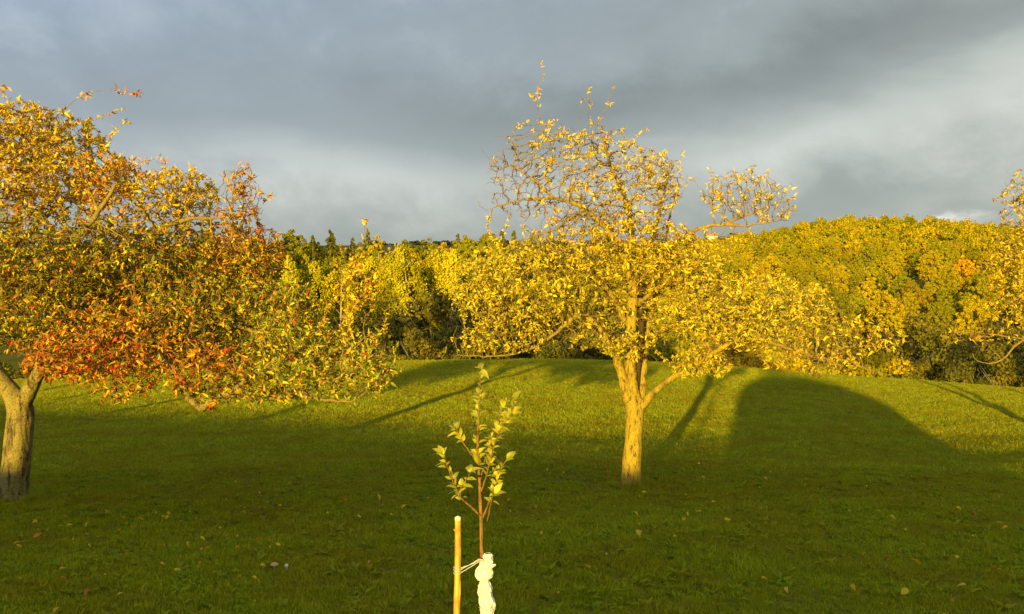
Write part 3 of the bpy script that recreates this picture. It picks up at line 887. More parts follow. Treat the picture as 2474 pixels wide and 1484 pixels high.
# left wood: broadleaf front, birches, spruces behind
def at_px(px, y): return (px - 1236.5) / 2142.0 * y
for i in range(11):       # birches with white stems, in view between the two apple trees
    px = [690, 760, 820, 960, 1000, 1045, 1090, 1150, 620, 905, 1210][i]
    y = [88, 92, 90, 86, 84, 90, 88, 92, 90, 97, 96][i]
    plant('birch', at_px(px, y), y, 'birch', 'yellow hanging birch with white stems at the wood edge beyond the lawn', 'tree', 'birches at the wood edge', s=rng.uniform(.95, 1.12))
for i in range(62):
    y = rng.uniform(92, 150); a = rng.uniform(-.68, .26)
    plant('broad', a * y, y, 'yg' if rng.random() < .8 else 'dark', 'yellow green broadleaf tree in the wood behind the lawn', 'tree', 'broadleaf trees in the valley wood', s=rng.uniform(.92, 1.16))
for i in range(66):
    y = rng.uniform(135, 180); a = rng.uniform(-.62, .14)
    plant('spruce', a * y, y, 'spruce', 'pointed spruce rising at the back of the valley wood', 'tree', 'spruces at the back of the wood', s=rng.uniform(.78, 1.1))
for i in range(34):
    y = rng.uniform(142, 178); a = rng.uniform(-.36, .03)
    plant('broad', a * y, y, 'yg' if rng.random() < .5 else 'dark', 'tall broadleaf tree at the back of the valley wood', 'tree', 'tall broadleaf trees at the back of the wood', s=rng.uniform(1.05, 1.22))
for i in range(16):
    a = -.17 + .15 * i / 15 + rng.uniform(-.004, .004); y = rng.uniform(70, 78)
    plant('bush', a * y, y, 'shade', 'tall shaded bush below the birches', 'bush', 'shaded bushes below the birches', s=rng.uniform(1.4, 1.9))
for px, y, s, hue in ((735, 150, 1.15, 'orange'), (660, 140, 1.2, 'yg'), (700, 150, 1.12, 'dark')):
    plant('broad', at_px(px, y), y, hue, {'orange': 'round orange topped tree standing above the left wood skyline', 'yg': 'tall yellow green tree beside the orange red apple leaves', 'dark': 'dull dark tree between two taller ones on the left skyline'}[hue], 'tree', None, s=s)
# bushes along the foot of the wood
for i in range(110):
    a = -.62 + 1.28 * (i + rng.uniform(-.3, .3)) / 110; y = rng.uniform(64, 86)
    hue = 'shade' if a < .2 else ('yg' if a < .38 else 'shade')  # leaf colour darkened where the foot of the wood lies in shade
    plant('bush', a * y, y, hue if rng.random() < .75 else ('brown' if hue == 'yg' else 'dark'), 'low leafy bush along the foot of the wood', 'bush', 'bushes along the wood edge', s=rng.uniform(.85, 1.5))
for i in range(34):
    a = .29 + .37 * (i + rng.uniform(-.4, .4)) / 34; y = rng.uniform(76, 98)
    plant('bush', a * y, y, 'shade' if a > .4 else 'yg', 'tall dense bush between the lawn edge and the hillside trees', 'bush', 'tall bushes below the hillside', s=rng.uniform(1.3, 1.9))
# right hillside: individual trees up to about 260 m
pts = []
tries = 0
while len(pts) < 270 and tries < 40000:
    tries += 1
    y = math.sqrt(rng.uniform(92 ** 2, 275 ** 2)); a = rng.uniform(.17, .66)
    x = a * y
    if all((x - p[0]) ** 2 + (y - p[1]) ** 2 > 4.8 ** 2 for p in pts): pts.append((x, y))
for x, y in pts:
    q = rng.random()
    hue = 'yg' if q < .74 else ('dark' if q < .88 else ('orange' if q < .95 else 'brown'))
    plant('broad', x, y, hue, {'yg': 'yellow green broadleaf tree on the wooded hillside', 'dark': 'duller green tree on the wooded hillside', 'orange': 'orange leaved tree on the wooded hillside', 'brown': 'brown leaved tree on the wooded hillside'}[hue],
          'tree', {'yg': 'yellow green hillside trees', 'dark': 'dull green hillside trees', 'orange': 'orange hillside trees', 'brown': 'brown hillside trees'}[hue], s=rng.uniform(.62, 1.0))
for i in range(9):
    y = rng.uniform(130, 240); a = rng.uniform(.24, .62)
    plant('spruce', a * y, y, 'spruce', 'dull green conifer among the broadleaf trees of the hillside', 'tree', 'conifers on the hillside', s=rng.uniform(.6, .8))
plant('birch', at_px(2072, 150), 148, 'yg', 'tree with one tall pale bare stem in front of the hillside', 'tree', None, s=.98, name='birch_tree')
plant('broad', at_px(2215, 128), 128, 'brown', 'wide brown half bare tree at the foot of the hill', 'tree', None, s=.9)
plant('spruce', at_px(2372, 190), 190, (.09, .10, .02), 'single dark spruce on the hillside beside an orange tree', 'tree', None, s=.78)
plant('broad', at_px(2330, 180), 180, (.60, .33, .01), 'bright orange tree next to the dark spruce on the hillside', 'tree', None, s=1.05)

# the rest of the wood further up the hill reads as one mass
def far_wood(name, pts, protos, hues, label):
    Vs, Fs, Cs = [], [], []
    off = 0
    for x, y, s in pts:
        cm = protos[int(rng.integers(len(protos)))]
        V, f, sh = cm
        a = rng.uniform(0, 6.28); ca, sa = math.cos(a), math.sin(a)
        v = V * s
        v = np.stack([v[:, 0] * ca - v[:, 1] * sa, v[:, 0] * sa + v[:, 1] * ca, v[:, 2]], -1) + np.array((x, y, float(H(x, y))))
        Vs.append(v); Fs.append(f + off); off += len(V)
        h = np.array(hues[int(rng.integers(len(hues)))]) * rng.uniform(.88, 1.12)
        Cs.append(sh * h)
    o = link(name, mesh_np(name, np.concatenate(Vs), [np.concatenate(Fs)], False, np.concatenate(Cs)), M_FAR)
    return tag(o, label, 'wood', kind='stuff')
M_FAR = leaf_material('far_leaves', trans=0.15, rough=0.8, spec=0.05)
def crown_arrays(seed, h, w, n, leaf, blobs, low=.1):
    r = np.random.default_rng(seed); P_, N_ = [], []
    for b in range(blobs):
        u = r.normal(size=3); u /= np.linalg.norm(u); u *= r.uniform(.4, .95)
        c = np.array((u[0] * w * .85, u[1] * w * .85, h * (1 + low) / 2 + u[2] * h * (1 - low) / 2 * .85)); br = r.uniform(.8, 1.4) * w / 4.2
        k = n // blobs; d = r.normal(size=(k, 3)); d[:, 2] += .3; d /= np.linalg.norm(d, axis=1, keepdims=True)
        P_.append(c + d * br * (r.random((k, 1)) ** .3)); N_.append(d)
    P_ = np.concatenate(P_); N_ = np.concatenate(N_)
    V, f, s = quads_cloud(P_, N_, r.uniform(.7, 1.3, len(P_)) * leaf, r.uniform(.75, 1.15, len(P_)), seed + 5)
    return V, f, s
FARC = [crown_arrays(501 + k, hh, ww, 1100, .44, 40) for k, (hh, ww) in enumerate(((12, 3.6), (11, 4.0), (13, 3.4), (12.5, 3.0), (10.5, 3.6)))]
fp = []
y = 268.0
while y < 478:
    step = 6.0 + (y - 268) * .005
    for a in np.arange(.12, .72, step / y):
        aa = a + rng.uniform(-.4, .4) * step / y
        if aa > .16 or y > 330: fp.append((aa * y, y + rng.uniform(-3, 3), rng.uniform(.78, 1.06)))
    y += step
far_wood('hill_wood', fp, FARC, HUES['yg'] * 3 + HUES['dark'] + [(.46, .31, .01)], 'yellow green tree canopy covering the rounded hill')
print('far trees', len(fp))
# dark woods on the distant ridge
dp = []
for c_, w_, n_ in ((-.145, .02, 30), (-.105, .014, 24), (-.075, .02, 46), (-.04, .008, 12), (-.012, .016, 40), (.02, .006, 10), (.05, .02, 40), (.10, .03, 50), (.25, .012, 26), (.285, .02, 40), (.33, .02, 30), (.20, .005, 8)):
    for i in range(n_):
        a = rng.normal(c_, w_ * .6); y = rng.uniform(985, 1040)
        dp.append((a * y, y, rng.uniform(.2, .85) * math.exp(-((a - c_) / w_) ** 2 * .5)))
SMALL = [crown_arrays(511, 9, 6.5, 90, 2.2, 9, 0), crown_arrays(512, 7, 8, 90, 2.2, 9, 0)]
far_wood('distant_woods', dp, SMALL, [(.035, .045, .03), (.05, .055, .03)], 'dark woods along the far skyline')

# farmhouse far away on the ridge
def box_mesh(name, parts):
    V, Fq = [], []; o = 0
    for (x0, x1, y0, y1, z0, z1) in parts:
        v = [(x, y, z) for x in (x0, x1) for y in (y0, y1) for z in (z0, z1)]
        f = [(0, 1, 3, 2), (4, 6, 7, 5), (0, 4, 5, 1), (2, 3, 7, 6), (0, 2, 6, 4), (1, 5, 7, 3)]
        V += v; Fq += [tuple(i + o for i in q) for q in f]; o += 8
    return mesh_np(name, np.array(V, float), [np.array(Fq)], False)
def plain(name, col, rough=.8, scale=3.0, var=.25):
    m, nt = new_mat(name); N = NT(nt)
    o = N.n('ShaderNodeOutputMaterial'); p = N.n('ShaderNodeBsdfPrincipled'); t = N.n('ShaderNodeTexCoord')
    f = N.noise(t.outputs['Object'], scale, 4, .6)
    N.link(N.mix(f, tuple(c * (1 - var) for c in col) + (1,), tuple(min(1, c * (1 + var)) for c in col) + (1,)), p.inputs['Base Color'])
    p.inputs['Roughness'].default_value = rough
    N.link(p.outputs[0], o.inputs[0])
    return m
hx, hy = at_px(1716, 880), 880
house = empty('farmhouse', (hx, hy, float(H(hx, hy)) - .5), 'small white farmhouse with red roof far off on the ridge', 'house')
link('wall', box_mesh('wall', [(-5.5, 5.5, -4, 4, 0, 5.2)]), plain('render', (.78, .74, .68)), house)
RV = np.array([(-6, -4.6, 5.0), (6, -4.6, 5.0), (6, 4.6, 5.0), (-6, 4.6, 5.0), (-6, 0, 8.4), (6, 0, 8.4)])
link('roof', mesh_np('roof', RV, [np.array([(0, 1, 5, 4), (2, 3, 4, 5), (3, 2, 1, 0)]), np.array([(0, 4, 3), (1, 2, 5)])], False), plain('roof_tiles', (.34, .15, .09)), house)
wm = box_mesh('window', [(-.55, .55, -.06, .06, 0, 1.3)]); mwin = plain('window_glass', (.10, .09, .08), .2)
for xx, zz in ((-3.6, .9), (0, .9), (3.6, .9), (-3.6, 3.2), (0, 3.2), (3.6, 3.2)):
    w_ = link('window', wm, mwin, house); w_.location = (xx, -4.05, zz)

# ---------------------------------------------------------------- sapling, stake, wrap and string
SD = 4.0
KS = SD / 5.0
base_s = P(1171, 1484, SD); gz = float(H(base_s[0], SD))
sap_root = np.array((base_s[0], SD, gz))
sap = empty('apple_sapling', sap_root, 'young apple sapling with curled green yellow leaves tied to a stake', 'sapling')
tb = Tubes()
SAPS = [  # stems: px, py, depth offset, radius
    [(1170, 1825, 0, .0130), (1171, 1640, 0, .0125), (1171, 1450, 0, .0118), (1166, 1340, 0, .0112), (1164, 1250, 0, .0105), (1160, 1160, 0, .0085), (1157, 1080, 0, .007), (1159, 1000, 0, .0055), (1163, 930, 0, .004), (1166, 895, 0, .003)],
    [(1163, 1245, 0, .006), (1140, 1225, -.03, .0052), (1112, 1200, -.06, .0045), (1095, 1165, -.08, .0038), (1080, 1130, -.09, .003), (1066, 1100, -.10, .0022)],
    [(1105, 1190, -.07, .003), (1122, 1160, -.09, .0022), (1135, 1140, -.10, .0018)],
    [(1157, 1122, 0, .0045), (1132, 1090, .04, .0038), (1112, 1060, .06, .003), (1098, 1035, .07, .002)],
    [(1166, 1250, 0, .006), (1180, 1215, .03, .005), (1195, 1185, .05, .0042), (1205, 1140, .06, .0035), (1225, 1110, .07, .0022)],
    [(1163, 1190, 0, .005), (1180, 1130, -.05, .0042), (1195, 1075, -.07, .0035), (1215, 1030, -.08, .0028), (1238, 1000, -.09, .0022), (1243, 970, -.09, .0018)],
    [(1160, 1160, 0, .005), (1170, 1105, .04, .004), (1185, 1060, .06, .003), (1205, 1010, .07, .0024), (1212, 985, .07, .0018)],
    [(1176, 1260, 0, .004), (1186, 1215, -.03, .003), (1192, 1190, -.04, .002)],
]
sl_p, sl_d, sl_s = [], [], []
rs_ = np.random.default_rng(77)
for si, st in enumerate(SAPS):
    q = resample(np.array([np.concatenate([P(a, b, SD + c), [r_ * KS]]) for a, b, c, r_ in st]), .012)
    q[:, :3] += (np.cumsum(rs_.normal(0, .0009, (len(q), 3)), axis=0) * (1 if si else .3))
    tb.add(q[:, :3] - sap_root, q[:, 3], 8)
    # leaves, alternate around the stem
    L = len(q); step = 1.2 if si == 0 else 1.05
    start = {0: .755, 1: .38, 2: .35, 3: .62, 4: .40, 5: .22, 6: .30, 7: .7}[si]
    ang = rs_.uniform(0, 6.28)
    k = int(L * start)
    while k < L:
        p = q[k, :3]; t = q[min(k + 1, L - 1), :3] - q[max(k - 1, 0), :3]; t /= np.linalg.norm(t)
        u, v = frame(t)
        ang += 2.4
        side = u * math.cos(ang) + v * math.sin(ang)
        side[1] *= .45
        for sg in ((1, -1) if rs_.random() < .75 else (1,)):
            sl_p.append(p + side * .004 * sg); sl_d.append(side * .9 * sg + t * .75 + np.array((0, -.05, .10)) + rs_.normal(0, .16, 3))
            sl_s.append(rs_.uniform(.030, .050) * (1.0 if k < L * .93 else .75))
        k += max(1, int(round(step * rs_.uniform(.7, 1.6))))
    for e in range(3):
        t = q[-1, :3] - q[-3, :3]; t /= np.linalg.norm(t)
        sl_p.append(q[-1, :3]); sl_d.append(t * .8 + rs_.normal(0, .45, 3)); sl_s.append(rs_.uniform(.045, .07))
m_stem = bark_material('sapling_bark', (.30, .15, .035), (.13, .06, .015), (.36, .20, .05), 40, .42)
link('stem', tb.mesh('stem'), m_stem, sap)
sl_p = np.array(sl_p); sl_d = np.array(sl_d); sl_s = np.array(sl_s)
# sapling leaves: finer blade, droop at the tip
def fine_leaves(pos, dirs, size, hue, seed):
    r = np.random.default_rng(seed); n = len(pos); K = 7
    d = dirs / np.linalg.norm(dirs, axis=1, keepdims=True)
    up = np.array((0, -.45, 1.0)) + r.normal(0, .35, (n, 3))
    s = np.cross(d, up); s /= np.linalg.norm(s, axis=1, keepdims=True); w = np.cross(s, d)
    cu = r.uniform(.30, .95, n)[:, None]; fo = r.uniform(.05, .30, n)[:, None]; L = size[:, None]
    rows = []
    for i in range(K):
        t = i / (K - 1)
        wd = .22 * math.sin(math.pi * min(1, t * 1.02) ** .8) ** .8 if 0 < i < K - 1 else .012
        if t < .13: wd = .012
        bend = -cu * t * t + .22 * t
        c = pos + L * (d * (t - .18 * cu * t * t) + w * bend)
        wav = r.normal(0, .02, (n, 1))
        rows += [c - s * L * wd + w * L * (fo * wd * 1.6 + wav), c, c + s * L * wd + w * L * (fo * wd * 1.6 - wav)]
    V = np.stack(rows, 1).reshape(-1, 3)
    b = (np.arange(n) * 3 * K)[:, None]; q = []
    for i in range(K - 1):
        for j in (0, 1):
            q.append(b + np.array([[i * 3 + j, i * 3 + j + 1, (i + 1) * 3 + j + 1, (i + 1) * 3 + j]]))
    return V, np.concatenate(q), np.repeat(hue, 3 * K, axis=0)
hue = pick([((.44, .40, .02), 4), ((.29, .31, .02), 3), ((.58, .48, .02), 2.2)], len(sl_p), rs_)
V, q_, C = fine_leaves(sl_p - sap_root, sl_d, sl_s, hue, 5)
link('leaves', mesh_np('leaves', V, [q_], True, C), leaf_material('sapling_leaf', trans=.3, rough=.42, spec=.35), sap)

# stake
st_top = P(1105.5, 1251, SD - .03); st_bot = P(1102.5, 1820, SD - .03)
m_stake, nt = new_mat('stake_wood'); N = NT(nt)
o_ = N.n('ShaderNodeOutputMaterial'); p_ = N.n('ShaderNodeBsdfPrincipled'); t_ = N.n('ShaderNodeTexCoord')
v_ = N.mapping(t_.outputs['Object'], scale=(1, 1, .05)); f_ = N.noise(v_, 90, 4, .6, .3); g_ = N.noise(t_.outputs['Object'], 9, 3, .6)
c_ = N.ramp(f_, [(.30, (.34, .17, .015)), (.52, (.56, .33, .03)), (.72, (.70, .47, .06))])
N.link(N.mix(N.ramp(g_, [(.46, 0.), (.60, .85)]), c_, (.36, .16, .015, 1)), p_.inputs['Base Color']); p_.inputs['Roughness'].default_value = .65
bp = N.n('ShaderNodeBump'); bp.inputs['Strength'].default_value = .5; bp.inputs['Distance'].default_value = .004
N.link(f_, bp.inputs['Height']); N.link(bp.outputs[0], p_.inputs['Normal']); N.link(p_.outputs[0], o_.inputs[0])
m_cut = plain('cut_wood', (.72, .62, .38), .8, 60, .15)
stb = np.array((st_bot[0], st_bot[1], gz))
stake = empty('wooden_stake', stb, 'bare round wooden stake standing beside the young sapling', 'stake')
tb = Tubes()
top_l = st_top - stb; n_ = 40
zz = np.linspace(-.15, 1, n_)
pts_ = np.stack([top_l[0] * zz + .002 * np.sin(zz * 9), np.zeros(n_), top_l[2] * zz], -1)
rr_ = (.0195 - .0015 * zz + .0006 * np.sin(zz * 23)) * KS; rr_[-1] = .0172 * KS
tb.add(pts_, rr_, 20)
# a snapped side knot and a split sliver
tb.add([pts_[37] + (-.012, 0, 0), pts_[37] + (-.019, -.004, .010)], [.005, .0025], 6)
tb.add([pts_[28] + (.009, -.008, -.07), pts_[28] + (.013, -.0095, .0), pts_[28] + (.015, -.0095, .05)], [.005, .004, .001], 6)
link('pole', tb.mesh('pole'), m_stake, stake)
tb = Tubes(); tb.add([pts_[-1] + (0, 0, -.012), pts_[-1] + (0, 0, .003)], [.0149, .0141], 20)
link('cut_end', tb.mesh('cut_end'), m_cut, stake)

# white cloth wrap round the stem
prof = [(1337, 1178, 7), (1341, 1177, 12), (1352, 1174, 14), (1362, 1172, 15), (1368, 1172, 13), (1374, 1171, 16), (1384, 1168, 21), (1392, 1168, 20), (1399, 1169, 13), (1403, 1170, 10), (1410, 1170, 14), (1422, 1172, 17), (1434, 1172, 17), (1442, 1174, 15), (1452, 1176, 18), (1462, 1177, 19), (1466, 1177, 17.5), (1470, 1177, 18.5), (1480, 1176, 16), (1492, 1174, 15), (1510, 1173, 18), (1535, 1175, 15), (1560, 1172, 18), (1600, 1172, 16), (1640, 1172, 18), (1700, 1171, 16), (1760, 1171, 18), (1825, 1170, 17)]
prof = np.array(prof, float)
ys = np.linspace(1337, 1825, 460); NS = 72
VV = []
for i, yy in enumerate(ys):
    cx = np.interp(yy, prof[:, 0], prof[:, 1]); rp = np.interp(yy, prof[:, 0], prof[:, 2]) * SD / 2142 * .97
    c = P(cx, yy, SD) - sap_root
    for j in range(NS):
        a = j * 2 * math.pi / NS
        tw = a * 3 + (yy - 1337) * .055
        w = mnoise.fractal(Vector((math.cos(a) * 1.4, math.sin(a) * 1.4, yy * .045 + 3)), 1, 2, 4)
        w2 = mnoise.noise(Vector((math.cos(a + yy * .02) * 1.8, math.sin(a + yy * .02) * 1.8, yy * .045 + 9)))
        w3 = mnoise.noise(Vector((math.cos(a + yy * .045) * 2.6, math.sin(a + yy * .045) * 2.6, yy * .028)))
        fold = .09 * math.sin(tw) + .06 * math.sin(a * 5 - yy * .08 + 2 * w) + .14 * w - .20 * max(0, .20 - abs(w2)) / .20 + .07 - .22 * max(0, .16 - abs(w3)) / .16 + .05
        r_ = max(.0105, rp * (1 + fold * .9))
        VV.append(c + np.array((math.cos(a) * r_, math.sin(a) * r_ * .9, 0)))
VV = np.array(VV); b = np.arange(len(ys) * NS).reshape(len(ys), NS)
qq = np.stack([b[:-1], b[1:], np.roll(b[1:], -1, 1), np.roll(b[:-1], -1, 1)], -1).reshape(-1, 4)
m_cloth, nt = new_mat('white_cloth'); N = NT(nt)
o_ = N.n('ShaderNodeOutputMaterial'); p_ = N.n('ShaderNodeBsdfPrincipled'); t_ = N.n('ShaderNodeTexCoord')
f_ = N.noise(t_.outputs['Object'], 55, 5, .65, .8); g_ = N.noise(t_.outputs['Object'], 22, 3, .5)
N.link(N.mix(N.ramp(g_, [(.45, 0.), (.75, .5)]), (.80, .77, .66, 1), (.58, .50, .28, 1)), p_.inputs['Base Color']); p_.inputs['Roughness'].default_value = .6
bp = N.n('ShaderNodeBump'); bp.inputs['Strength'].default_value = .35; bp.inputs['Distance'].default_value = .006
N.link(f_, bp.inputs['Height']); N.link(bp.outputs[0], p_.inputs['Normal']); N.link(p_.outputs[0], o_.inputs[0])
wrap = empty('trunk_wrap', sap_root, 'crumpled white cloth wrapped and knotted round the sapling stem', 'tree wrap')
link('cloth', mesh_np('cloth', VV, [qq], True), m_cloth, wrap)
# the knot: a loop on the left, a gathered ear on the right, a turned-over collar
tb = Tubes()
def pp(px, py, dd=0.0): return P(px, py, SD + dd * KS) - sap_root
loop = resample([pp(1172, 1366, -.035), pp(1160, 1368, -.038), pp(1150, 1378, -.036), pp(1148, 1390, -.036), pp(1156, 1400, -.038), pp(1170, 1398, -.04)], .004)
tb.add(loop, .0052 + .0020 * np.sin(np.linspace(0, 9, len(loop))), 8)
ear = resample([pp(1174, 1372, -.035), pp(1184, 1368, -.036), pp(1192, 1366, -.034), pp(1197, 1364, -.03)], .003)
tb.add(ear, np.interp(np.linspace(0, 1, len(ear)), [0, .3, .7, 1], [.0064, .0088, .0096, .0032]) * (1 + .18 * np.sin(np.linspace(0, 14, len(ear)))), 9)
col_ = resample([pp(1162, 1366, -.034), pp(1172, 1371, -.042), pp(1184, 1366, -.036), pp(1189, 1356, -.022)], .004)
tb.add(col_, .0052 + .0016 * np.sin(np.linspace(0, 7, len(col_))), 8)
link('knot', tb.mesh('knot'), m_cloth, wrap)
tb = Tubes()
ring = [pp(1177, 1466) + np.array((math.cos(a) * .0368, math.sin(a) * .0352, -.003 + .0035 * math.sin(a * 2 + .5))) for a in np.linspace(0, 6.2832, 40)]
tb.add(ring, np.full(40, .0022), 6)
m_cord = plain('grey_string', (.50, .48, .42), .7, 200, .2)
link('binding', tb.mesh('binding'), m_cord, wrap)
# the string from the wrap to the stake
tb = Tubes()
def cordline(pts, r=.0018):
    q = resample(pts, .006); q[1:-1] += rs_.normal(0, .0006, (len(q) - 2, 3)); tb.add(q, np.full(len(q), r), 6)
A0 = P(1164, 1350, SD - .024) - stb
for k, (y1, y2) in enumerate(((1372, 1356), (1376, 1353), (1384, 1359))):
    e0 = P(1113, y1, SD - .036 - .006) - stb; mid_ = P(1134, (y1 + y2) / 2 + 1.5 - k, SD - .038) - stb; e1 = P(1158, y2 - 3, SD - .035) - stb
    cordline([e0, mid_, e1, A0 + np.array((.009, -.010 - .002 * k, -.005 * k))])
for k, y1 in enumerate((1371, 1376, 1383)):
    cz_ = P(1105, y1, SD - .03) - stb
    ring = [cz_ + np.array((math.cos(a) * .0172, math.sin(a) * .0172, -.0035 * math.cos(a + k))) for a in np.linspace(0, 6.2832, 28)]
    tb.add(ring, np.full(28, .0018), 6)
cordobj = link('tie_string', tb.mesh('tie_string'), m_cord)
cordobj.location = stb
tag(cordobj, 'thin pale string tying the sapling wrap to the wooden stake', 'string')

# ---------------------------------------------------------------- fallen leaves and mushrooms
lit = []
for k, h_ in enumerate([(.62, .42, .012), (.58, .31, .010), (.56, .20, .010), (.38, .12, .012), (.58, .42, .03)]):
    V, q_, C = fine_leaves(np.zeros((1, 3)), np.array([(1., 0, .12)]), np.array([.085]), np.array([h_]), 40 + k)
    lit.append(mesh_np('fallen_leaf', V - V.mean(0) + np.array((0, 0, .045)), [q_], True, C))
LAB = [('small yellow leaf fallen on the shaded lawn', 'yellow fallen leaves'), ('golden leaf fallen on the shaded lawn', 'golden fallen leaves'), ('orange leaf fallen on the shaded lawn', 'orange fallen leaves'), ('red brown leaf fallen on the shaded lawn', 'red brown fallen leaves'), ('pale bleached leaf fallen on the shaded lawn', 'pale fallen leaves')]
def drop(x, y, k, s=1.0):
    o = link('fallen_leaf', lit[k], M_LEAF)
    o.location = (x, y, float(H(x, y)) + .066)
    o.rotation_euler = (rng.normal(0, .35), rng.normal(-.1, .35), rng.uniform(0, 6.28)); o.scale = (s,) * 3
    tag(o, LAB[k][0], 'leaf', LAB[k][1])
def ground_hit(px, py):
    d = P(px, py, 1.0)
    lo, hi = 3.0, 60.0
    for y in np.linspace(3, 60, 1200):
        if d[2] * y <= float(H(d[0] * y, y)): return d[0] * y, y
    return d[0] * 20, 20.
for px, py, k, s in ((88, 1278, 1, 1.1), (98, 1302, 2, 1.1), (98, 1318, 2, 1.2), (165, 1295, 0, 1.1), (210, 1290, 4, .9), (335, 1281, 0, 1.2), (375, 1287, 0, 1), (350, 1317, 2, .8), (180, 1327, 0, .9), (240, 1320, 1, .9), (283, 1335, 0, .9), (405, 1267, 0, .8), (910, 1222, 4, 1.1), (945, 1266, 4, .9), (624, 1209, 1, 1), (665, 1203, 4, .8), (210, 1467, 3, 1.1), (150, 1505, 1, 1), (580, 1425, 0, .8), (640, 1387, 0, .8), (355, 1452, 4, 1), (490, 1350, 2, .8), (555, 1440, 1, .7), (1415, 1400, 0, .9), (1340, 1470, 1, 1.1), (2410, 1410, 2, 1.3), (2205, 1390, 0, 1.2), (2135, 1385, 3, 1.2), (2320, 1450, 4, 1.2), (2190, 1470, 0, 1.3), (2060, 1455, 1, .9), (1900, 1462, 4, .9), (1848, 1436, 1, 1), (2155, 1272, 4, .8), (2420, 1295, 1, .9), (2230, 1345, 2, .9), (2310, 1372, 4, 1.), (1535, 1265, 1, 1), (1540, 1315, 4, 1), (1660, 1262, 0, .9), (1648, 1275, 0, .9), (1685, 1255, 1, .8), (1760, 1275, 4, .9), (1790, 1140, 0, 1), (1800, 1132, 0, 1)):
    x, y = ground_hit(px, py); drop(x, y, k, s * .95)
for i in range(250):
    zone = rng.random()
    if zone < .42: x, y = rng.normal(-3.6, 1.6), rng.uniform(6.6, 10.8)
    elif zone < .72: x, y = rng.normal(2.6, 1.7), rng.uniform(7.5, 14)
    else: x, y = rng.uniform(-5, 6), rng.uniform(5.2, 15)
    drop(x, y, int(rng.choice(5, p=[.32, .22, .16, .10, .20])), rng.uniform(.36, .8))
def mushroom(px, py, w, col, label, name='mushroom'):
    x, y = ground_hit(px, py)
    root = empty(name, (x, y, float(H(x, y)) - .010), label, 'mushroom')
    tb = Tubes(); tb.add(resample([(0, 0, -.02), (.002, 0, .02), (0, 0, .045)], .006), np.linspace(.011, .008, 12)[:len(resample([(0, 0, -.02), (.002, 0, .02), (0, 0, .045)], .006))], 10)
    link('stalk', tb.mesh('stalk'), plain('mushroom_stalk', (.62, .56, .44)), root)
    tb = Tubes(); t = np.linspace(0, 1, 9)
    tb.add(np.stack([0 * t, 0 * t, .043 + .022 * t], -1), w * np.sqrt(np.maximum(.004, 1 - (t * .99) ** 2)), 16)
    link('cap', tb.mesh('cap'), plain('mushroom_cap_' + ('tan' if col[2] < .3 else 'white'), col, .6, 30), root)
mushroom(663, 1377, .036, (.46, .27, .10), 'flat tan mushroom cap showing in the dark grass')
mushroom(692, 1380, .017, (.66, .58, .36), 'tiny white mushroom right beside the tan mushroom')

# ---------------------------------------------------------------- grass
def tuft(seed, blades, h, w, spread):
    k_near = w < .003
    r = np.random.default_rng(seed); V, T_, C = [], [], []
    for b in range(blades):
        a = r.uniform(0, 6.28); x, y = r.normal(0, spread, 2); hh = h * r.uniform(.55, 1.15); le = hh * (r.uniform(.15, .85) if h < .05 or k_near else r.uniform(.05, .5))
        d = np.array((math.cos(a), math.sin(a), 0)); s = np.array((-d[1], d[0], 0)) * w * r.uniform(.7, 1.2)
        p = np.array((x, y, -.005)); m_ = p + d * le * .35 + np.array((0, 0, hh * .62)); t = p + d * le + np.array((0, 0, hh * r.uniform(.75, 1)))
        o = len(V); V += [p - s, p + s, m_ + s * .8, m_ - s * .8, t]
        T_ += [(o, o + 1, o + 2), (o, o + 2, o + 3), (o + 3, o + 2, o + 4)]
        k = r.choice(4, p=[.5, .26, .14, .10])
        c = np.array([(.345, .38, .002), (.44, .44, .003), (.24, .31, .002), (.52, .41, .015)][k]) * r.uniform(.6, 1.25)
        if b < 2 and h > .07: c = np.array((.62, .52, .16)); V[-1] = V[-1] + np.array((0, 0, .03))
        C += [c] * 5
    return mesh_np('tuft', np.array(V), [np.array(T_)], False, np.array(C))
m_grass, nt = new_mat('grass_blades'); N = NT(nt)
o_ = N.n('ShaderNodeOutputMaterial'); p_ = N.n('ShaderNodeBsdfPrincipled'); tr_ = N.n('ShaderNodeBsdfTranslucent'); mx = N.n('ShaderNodeMixShader')
a_ = N.n('ShaderNodeAttribute', attribute_name='hue'); geo = N.n('ShaderNodeNewGeometry')
f1 = N.noise(geo.outputs['Position'], .8, 6, .72); f2 = N.noise(geo.outputs['Position'], 3.2, 5, .7)
c_ = N.mix(N.ramp(f1, [(.43, 0.), (.63, .74)]), a_.outputs['Color'], (.33, .23, .006, 1))
c_ = N.mix(N.ramp(f2, [(.46, 0.), (.66, .6)]), c_, (.20, .27, .002, 1))
N.link(c_, p_.inputs['Base Color']); N.link(c_, tr_.inputs[0]); p_.inputs['Roughness'].default_value = .6; p_.inputs['Specular IOR Level'].default_value = .12
mx.inputs[0].default_value = .3
N.link(p_.outputs[0], mx.inputs[1]); N.link(tr_.outputs[0], mx.inputs[2]); N.link(mx.outputs[0], o_.inputs[0])
TUFTS = []
for k, (bl, h, w, sp) in enumerate([(26, .048, .0017, .030), (22, .060, .0019, .028), (34, .056, .0038, .060), (34, .074, .0042, .065)]):
    o = bpy.data.objects.new('grass_tuft', tuft(600 + k, bl, h, w, sp)); o.data.materials.append(m_grass); TUFTS.append(o)
